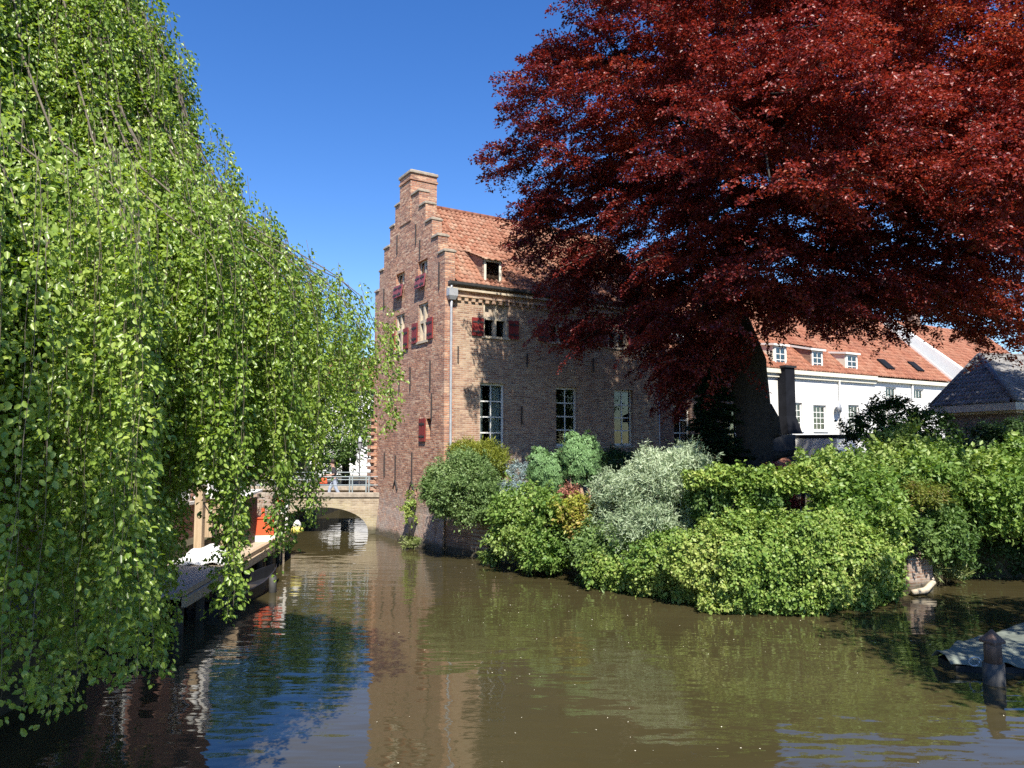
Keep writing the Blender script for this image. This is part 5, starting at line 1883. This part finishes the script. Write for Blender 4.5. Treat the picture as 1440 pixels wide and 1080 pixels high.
# ------------------------------------------------------------------ weeping beech
def weeping_beech():
    rng = np.random.default_rng(11)
    T = np.array([-8.35, 9.4, 1.1])
    root = empty('weeping_beech', tuple(T))
    tag(root, 'weeping beech with curtains of fresh green leaves hanging over the canal', 'tree')
    phs = np.radians([-170, -90, -58, -42, -29, -12, 0, 12, 30, 60, 100])
    Rs = np.array([4.5, 7.0, 7.2, 6.8, 6.05, 6.25, 6.6, 6.4, 5.3, 3.8, 3.0])
    Rof = lambda ph: np.interp(ph, phs, Rs)
    pr = np.array([0, 1.5, 2.6, 3.3, 3.82, 4.1, 4.75, 5.65, 6.18, 6.45, 6.75])
    pz = np.array([12.6, 12.1, 11.3, 10.4, 9.55, 8.55, 7.45, 6.85, 6.55, 6.35, 5.8])
    zof = lambda r: np.interp(r, pr, pz)
    bpx = np.array([-300, 0, 60, 100, 150, 190, 222, 236, 243, 305, 311, 318, 324, 330, 380, 384, 392, 396, 420, 424, 438, 442, 486, 520, 560])
    bpy = np.array([1010, 1010, 1000, 1010, 930, 960, 940, 900, 690, 680, 860, 875, 850, 680, 680, 785, 775, 660, 660, 735, 745, 628, 628, 618, 595])
    trunk = MB()
    trunk.tube([(0, 0, -0.3), (0.1, 0, 2.5), (-0.1, 0.1, 5.5), (0.15, 0, 8.5), (0.0, 0, 11.2)], [0.42, 0.34, 0.28, 0.2, 0.08], 10)
    arcs = MB()
    st = MB()
    P, Nn, A, Ln, Tn = [], [], [], [], []
    n_arc = 125
    for ia in range(n_arc):
        ph = math.radians(-165 + 235 * (ia + rng.uniform(-.4, .4)) / n_arc)
        Rm = Rof(ph) * (1.0 if ia % 2 == 0 else rng.uniform(0.62, 0.95))
        drop = 0.0 if ia % 2 == 0 else rng.uniform(0.3, 1.6)
        bend = rng.uniform(-.12, .12)
        path, m = [], 26
        for k in range(m):
            f = k / (m - 1)
            r = 0.2 + (Rm - 0.2) * f
            a = ph + bend * math.sin(PI * f) + 0.03 * math.sin(9 * f + ia)
            rr = r / Rof(ph) * 6.75
            z = zof(rr) - drop * min(1, f * 3) + 0.08 * math.sin(7 * f + ia)
            path.append(np.array([r * math.cos(a), r * math.sin(a), z - 1.1 - 0.40]))
        path = np.array(path)
        rads = [0.022 * (1 - k / (m - 1)) ** 0.8 + 0.004 for k in range(m)]
        arcs.tube(path, rads, 5)
        seg = np.linalg.norm(np.diff(path, axis=0), axis=1)
        cum = np.concatenate([[0], np.cumsum(seg)])
        s = rng.uniform(0, 0.2)
        while s < cum[-1]:
            f = s / cum[-1]
            p = np.array([np.interp(s, cum, path[:, j]) for j in range(3)])
            r = math.hypot(p[0], p[1])
            s += rng.uniform(0.07, 0.17) 
            if r < 1.6: continue
            j_ = rng.normal(size=2) * 0.13
            p = p + np.array([j_[0], j_[1], 0.36 - 0.45 * rng.random() ** 2])
            w = p + T
            if w[1] < 2.4: continue
            ppx = 720 + F * w[0] / w[1]
            if ppx < -620: continue
            if lump(np.array([[w[0] * 1.0, w[1] * 1.0, 0.3]]), 2.4, 1.1)[0] + 0.25 * rng.normal() < -0.20 and r > 3.6: continue
            zb = 4 - (np.interp(ppx, bpx, bpy) - 620) / F * w[1]
            zb = max(zb, 0.9) + rng.exponential(0.30)
            thin = rng.random() < 0.05
            if thin: zb = max(0.35, zb - rng.uniform(0.3, 1.1))
            top = w[2]
            ln = top - zb
            if ln < 0.25: ln = rng.uniform(0.3, 0.7) if zb < 4.4 else 0.25
            ln = min(ln, rng.uniform(2.0, 6.0) if r < Rof(ph) * 0.9 else rng.uniform(3.0, 7.0))
            k = max(4, int(ln / 0.25))
            zz = np.linspace(0, -ln, k)
            o = p / max(r, .1)
            sway = rng.uniform(-.10, .10, 2)
            q = np.stack([p[0] + o[0] * 0.10 * (1 - np.exp(zz * 3)) + sway[0] * np.sin(zz * 1.1) + 0.02 * np.sin(zz * 6 + s * 9),
                          p[1] + o[1] * 0.10 * (1 - np.exp(zz * 3)) + sway[1] * np.sin(zz * 0.9 + 1) + 0.02 * np.cos(zz * 5 + s * 7), p[2] + zz], 1)
            st.tube(q, np.linspace(0.0032, 0.0014, k), 3, cap=False)
            dens = 88 if w[1] < 7 else 100
            nl = int(ln * dens * rng.uniform(0.75, 1.1)) + 3
            hz = -np.sort(rng.random(nl)) * ln
            if thin: hz = hz[(hz > -ln + 1.0) | (rng.random(nl) < 0.2)]; nl = len(hz)
            # leaves gather on short side twigs
            grp = np.floor(hz / 0.17)
            ga = rng.uniform(0, 2 * PI, 200)[(-grp).astype(int) % 200]
            gr = rng.uniform(0.015, 0.15, nl)
            lat = np.stack([np.cos(ga), np.sin(ga)], 1) * gr[:, None] + rng.normal(size=(nl, 2)) * 0.03
            lp_ = np.stack([np.interp(hz, zz[::-1], q[::-1, 0]) + lat[:, 0], np.interp(hz, zz[::-1], q[::-1, 1]) + lat[:, 1], p[2] + hz - gr * 0.55], 1)
            P.append(lp_)
            o3 = np.array([o[0], o[1], 0])
            Nn.append(o3 * 0.55 + np.array([0, -0.15, 0.55]) + rdir(nl, rng) * 0.75)
            lat3 = np.stack([lat[:, 0], lat[:, 1], np.zeros(nl)], 1)
            A.append(unit(lat3) * 0.6 + np.array([0, 0, -0.9]) + rdir(nl, rng) * 0.5)
            Ln.append(0.053 * rng.uniform(0.6, 1.25, nl))
            Tn.append(np.full(nl, rng.normal() * 0.12))
    P, Nn, A, Ln, Tn = map(np.concatenate, (P, Nn, A, Ln, Tn))
    print('weeping leaves', len(P))
    tint = 0.45 + Tn + 0.15 * rng.normal(size=len(P)) + 0.14 * lump(P, 0.8, 2.0)
    trunk.build('trunk', M['bark'], root, smooth=True)
    arcs.build('branches', M['bark_mid'], root, smooth=True)
    st.build('hanging_twigs', M['bark_pale'], root)
    leaf_mesh('crown', P, Nn, A, Ln, Ln * 0.68, tint, M['lf_weep'], root, fine=True, fold=0.16)


weeping_beech()


# ------------------------------------------------------------------ other trees
def tree(name, label, base, blobs, mat, seed, trunk_r, nclump, cr, per, ll, lw, group=None, bark='bark', trunk_h=None, **kw):
    rng = np.random.default_rng(seed)
    root = empty(name, base)
    tag(root, label, 'tree', group)
    bl = [((b[0][0] - base[0], b[0][1] - base[1], b[0][2] - base[2]), b[1]) for b in blobs]
    foliage('crown', bl, M[mat], root, nclump, cr, per, ll, lw, rng, **kw)
    cz = np.mean([b[0][2] for b in bl])
    th = trunk_h or cz * 0.6
    cx, cy = np.mean([b[0][0] for b in bl]), np.mean([b[0][1] for b in bl])
    base_n = [(0, 0, -0.2), (cx * .1, cy * .1, th * 0.5), (cx * .3, cy * .3, th)]
    att = [b[0] for b in bl]
    for b in bl:
        for k in range(9): att.append(np.array(b[0]) + rdir(1, rng)[0] * np.array(b[1]) * 0.75)
    nodes, par, _ = grow(base_n, att, rng)
    skeleton_mesh('trunk', nodes, par, M[bark], root, r_tip=trunk_r * 0.09, expo=2.0, rmax=trunk_r, base_r=[trunk_r * 1.25, trunk_r, trunk_r * .9])
    return root


b_ = at(1250, 680, 23.0)
tree('small_maple', 'small open dark leaved maple in front of the white house', (b_.x, b_.y, 1.2),
     [PB_(1222, 596, 23.0, 34, 24, 0.8), PB_(1262, 578, 23.0, 36, 22, 0.9), PB_(1300, 598, 23.0, 36, 22, 0.8), PB_(1255, 608, 23.0, 40, 18, 0.8), PB_(1205, 618, 23, 20, 14, .5), PB_(1320, 612, 23, 26, 14, .6)],
     'lf_dark', 201, 0.07, 150, 0.24, 70, 0.10, 0.55, outdir=0.2, updir=1.0, jit=0.8, flat=0.5, inner=0.6)
tree('street_tree', 'leafy green tree beyond the bridge beside the tall house', (-9.9, 44, 1.3),
     [PB_(480, 590, 44, 50, 46, 2.2), PB_(510, 560, 44, 40, 60, 2.0), PB_(450, 560, 44, 40, 50, 2.0), PB_(505, 628, 43, 40, 26, 1.8), PB_(455, 640, 43.5, 34, 32, 1.6), PB_(480, 650, 43.5, 16, 20, 1.0), PB_(470, 500, 44.5, 40, 50, 2)],
     'lf_mid', 202, 0.22, 420, 0.5, 60, 0.17, 0.55, outdir=0.4, updir=0.8)
tree('canal_tree', 'dense green tree on the left bank beyond the jetty behind the hanging branches', (-15.5, 37, 1.1),
     [PB_(330, 520, 37, 66, 70, 2.4), PB_(270, 560, 37, 60, 60, 2.2), PB_(380, 580, 37.5, 46, 50, 2.0), PB_(400, 540, 38, 40, 40, 1.6), PB_(320, 600, 36.5, 60, 40, 2.0)],
     'lf_mid', 203, 0.25, 480, 0.5, 60, 0.16, 0.55, outdir=0.4, updir=0.8)
tree('riverside_tree', 'tree on the near bank that shades the covered boat at lower right', (12.2, 8.4, 1.2),
     [((10.6, 8.6, 7.2), (2.6, 2.4, 2.0)), ((9.4, 7.4, 6.6), (1.8, 2.0, 1.5)), ((12.4, 8.6, 6.6), (2.2, 2.2, 1.8)), ((10.4, 10.2, 7.6), (2.0, 1.6, 1.5)), ((12.6, 10.6, 7.4), (2.2, 1.8, 1.6)), ((14.5, 10.5, 7.0), (2.2, 2.0, 1.8))],
     'lf_mid', 204, 0.2, 520, 0.4, 55, 0.15, 0.6, outdir=0.4, updir=0.8)
tree('quayside_tree', 'tree on the near left bank shading the low hanging branches', (-8.2, -1.0, 1.1),
     [((-4.6, -0.6, 8.6), (2.3, 2.0, 1.6)), ((-7.0, 0.0, 8.4), (2.4, 2.2, 1.8)), ((-6.0, -2.6, 10.4), (3.4, 2.6, 1.8)), ((-3.2, -1.6, 9.6), (1.8, 1.6, 1.3)), ((-9.5, -0.2, 9.0), (2.4, 2.6, 2.0)), ((-5.0, 0.9, 7.6), (1.8, 1.0, 1.0)), ((-2.7, 0.9, 7.8), (1.5, 1.0, 1.0)), ((-4.4, 1.9, 7.6), (1.8, 1.0, 0.8))],
     'lf_mid', 205, 0.25, 560, 0.34, 60, 0.13, 0.6, outdir=0.4, updir=0.8)
tree('inlet_tree', 'broad tree beyond the inlet mirrored in the windows of the tall house', (24.0, 17.0, 1.15),
     [((24, 17, 7.0), (4.2, 4.0, 3.6)), ((28, 15, 6.5), (4.0, 4.0, 3.4)), ((22, 14.5, 5.5), (3.0, 3.0, 2.6)), ((32, 17, 7.5), (4.0, 4.0, 4.0))],
     'lf_mid', 206, 0.3, 700, 0.6, 60, 0.2, 0.6, outdir=0.4, updir=0.8)
land('added_canal_end', [(-10.1, 47), (-5.9, 47), (-5.9, 600), (-10.1, 600)], 1.18, M['soil'])  # added land closing the canal, darkens the reflection under the bridge arch
land('near_bank_ground', [(11.5, -40), (300, -40), (300, 20), (19.5, 20), (19.5, 9.5), (11.5, 9.5)], 1.15, M['soil'])

rb_ = empty('bare_shrub', tuple(at(348, 735, 24.6)))
rb_.location.z = JZ
tag(rb_, 'bare brown twiggy bush against the crumbling garden wall', 'shrub')
mb = MB()
r_ = np.random.default_rng(77)
for i in range(46):
    d = unit(np.array([r_.normal() * .6, r_.normal() * .4, 1.1]))
    l = r_.uniform(0.7, 1.9)
    m = d * l * .5 + r_.normal(size=3) * .08
    e = d * l + r_.normal(size=3) * .14
    mb.tube([(0, 0, 0), m, e], [0.016, 0.010, 0.004], 4)
    for k in range(3):
        a = m + (e - m) * r_.uniform(0, .8)
        mb.tube([a, a + unit(r_.normal(size=3) + d * .6) * r_.uniform(.15, .45)], [0.007, 0.003], 3)
mb.build('twigs', M['bark_tan'], rb_)

# petals and bits of leaf floating on the canal
rng = np.random.default_rng(9)
n = 700
px = rng.uniform(-6, 13, n); py = rng.uniform(6.5, 27, n)
okm = (py < 26.5 - (px + 3) * 1.02) | ((px > 9.5) & (py < 19) & (px - 9.5 > (py - 19)))
okm &= (px > -6.0) & (lump(np.stack([px, py * 0.6, 0 * px], 1), 0.9) + 0.3 * rng.normal(size=n) > 0.0)
px, py = px[okm], py[okm]
n = len(px)
P = np.stack([px, py, np.full(n, 0.006)], 1)
o = leaf_mesh('floating_petals', P, np.tile([0, 0, 1.0], (n, 1)) + rdir(n, rng) * .15, np.concatenate([rng.normal(size=(n, 2)), np.zeros((n, 1))], 1),
              0.022 * rng.uniform(.5, 2.0, n) * (0.55 + py / 24), 0.02 * rng.uniform(0.6, 1.4, n), rng.random(n), M['petal'])
tag(o, 'tiny pale petals and leaf bits scattered on the canal surface', 'petals', kind='stuff')


# ------------------------------------------------------------------ person walking over the bridge
def skinned(name, joints, edges, mat, parent, sub=2):
    me = bpy.data.meshes.new(name)
    me.from_pydata([j[0] for j in joints], edges, [])
    o = bpy.data.objects.new(name, me)
    COL.objects.link(o)
    o.parent = parent
    sk = o.modifiers.new('skin', 'SKIN')
    for i, j in enumerate(joints):
        v = me.skin_vertices[0].data[i]
        v.radius = (j[1], j[2] if len(j) > 2 else j[1])
        v.use_root = (i == 0)
    sb_ = o.modifiers.new('sub', 'SUBSURF')
    sb_.levels = sb_.render_levels = sub
    sk.use_smooth_shade = True
    me.materials.append(mat)
    return o


def person():
    p = at(470, 690, 33.4)
    root = empty('person', (p.x, p.y, 1.36), 0.25)
    tag(root, 'person in dark jacket and light blue jeans walking over the bridge', 'person')
    Jn = {'pelvis': ((0, 0, .92), .13, .10), 'waist': ((-.02, 0, 1.08), .125, .09), 'chest': ((-.05, 0, 1.30), .16, .105), 'neck': ((-.07, 0, 1.47), .055, .055), 'head0': ((-.09, 0, 1.56), .078, .085), 'head1': ((-.10, 0, 1.68), .085, .095), 'head2': ((-.095, 0, 1.74), .05, .06),
          'shl': ((-.05, .18, 1.40), .055), 'ell': ((.08, .24, 1.15), .042), 'wrl': ((-.14, .22, 1.03), .03), 'hal': ((-.22, .21, 1.02), .03),
          'shr': ((-.05, -.18, 1.40), .055), 'elr': ((-.02, -.25, 1.14), .042), 'wrr': ((-.24, -.2, 1.10), .03), 'har': ((-.31, -.18, 1.10), .03),
          'hil': ((0, .09, .86), .085), 'knl': ((-.20, .10, .48), .06), 'anl': ((-.24, .10, .08), .042), 'tol': ((-.38, .11, .035), .034),
          'hir': ((0, -.09, .86), .085), 'knr': ((.08, -.10, .47), .06), 'anr': ((.30, -.10, .13), .042), 'tor': ((.22, -.10, .03), .034)}
    E = [('pelvis', 'waist'), ('waist', 'chest'), ('chest', 'neck'), ('neck', 'head0'), ('head0', 'head1'), ('head1', 'head2'),
         ('chest', 'shl'), ('shl', 'ell'), ('ell', 'wrl'), ('wrl', 'hal'), ('chest', 'shr'), ('shr', 'elr'), ('elr', 'wrr'), ('wrr', 'har'),
         ('pelvis', 'hil'), ('hil', 'knl'), ('knl', 'anl'), ('anl', 'tol'), ('pelvis', 'hir'), ('hir', 'knr'), ('knr', 'anr'), ('anr', 'tor')]
    names = list(Jn)
    # fingers and thumb
    for sd_, base, el in (('l', 'hal', 'wrl'), ('r', 'har', 'wrr')):
        b = np.array(Jn[base][0]); d = unit(b - np.array(Jn[el][0]))
        sgn = 1 if sd_ == 'l' else -1
        for k, (oy, ln_) in enumerate(((.030, .070), (.010, .082), (-.010, .076), (-.028, .060))):
            m_ = b + d * .05 + np.array([0, 0, oy]); e_ = m_ + d * ln_ * .6 + np.array([0, -sgn * .02, -.02])
            Jn['f%s%da' % (sd_, k)] = (tuple(m_), .009); Jn['f%s%db' % (sd_, k)] = (tuple(e_), .008)
            E += [(base, 'f%s%da' % (sd_, k)), ('f%s%da' % (sd_, k), 'f%s%db' % (sd_, k))]
        t_ = b + np.array([-.01, -sgn * .035, .035])
        Jn['t' + sd_] = (tuple(t_), .010)
        E.append((base, 't' + sd_))
    names = list(Jn)

    def sub(keys, edges, grow_, name, mat):
        idx = {k: i for i, k in enumerate(keys)}
        return skinned(name, [(Jn[k][0],) + tuple(r + grow_ for r in Jn[k][1:]) for k in keys], [(idx[a], idx[b]) for a, b in edges if a in idx and b in idx], mat, root)
    sub(names, E, 0.0, 'body', M['skin'])
    sub(['pelvis', 'hil', 'knl', 'anl', 'hir', 'knr', 'anr'], E, 0.022, 'trousers', M['jeans'])
    sub(['chest', 'waist', 'pelvis', 'shl', 'ell', 'wrl', 'shr', 'elr'], E, 0.024, 'jacket', M['jacket'])
    for s_ in ('l', 'r'):
        sub(['an' + s_, 'to' + s_], E, 0.016, 'shoe', M['shoe'])
    mb = MB()
    mb.lathe([(0.02, -0.04), (0.105, -0.02), (0.118, 0.05), (0.10, 0.11), (0.05, 0.145), (0.01, 0.15)], (-.075, 0, 1.66), 14)
    mb.build('hair', M['hair'], root, smooth=True)
    mb = MB()
    mb.tube([(-.185, 0, 1.625), (-.215, 0, 1.605), (-.187, 0, 1.595)], [.012, .018, .014], 6)
    mb.build('nose', M['skin'], root, smooth=True)
    for y in (-.035, .035):
        mb = MB(); mb.lathe([(.002, -.010), (.011, 0), (.002, .010)], (-.18, y, 1.64), 8); mb.build('eye', M['hair'], root, smooth=True)
    mb = MB(); mb.box(-.187, -.178, -.025, .025, 1.563, 1.571); mb.build('mouth', M['orange'], root)
    bg_ = empty('shoulder_bag', (p.x - 0.42, p.y - 0.28, 1.36 + .72), 0.25)
    tag(bg_, 'red bag carried by the person on the bridge', 'bag')
    mb = MB()
    mb.hexa([(-.17, -.06, 0), (.17, -.06, 0), (.17, .06, 0), (-.17, .06, 0), (-.14, -.04, .26), (.14, -.04, .26), (.14, .04, .26), (-.14, .04, .26)])
    mb.build('pouch', M['orange'], bg_, bevel=0.02)
    mb = MB()
    mb.tube([(-.11, 0, .25), (-.06, 0, .38), (.06, 0, .38), (.11, 0, .25)], .012, 6)
    mb.build('strap', M['orange'], bg_, smooth=True)


person()
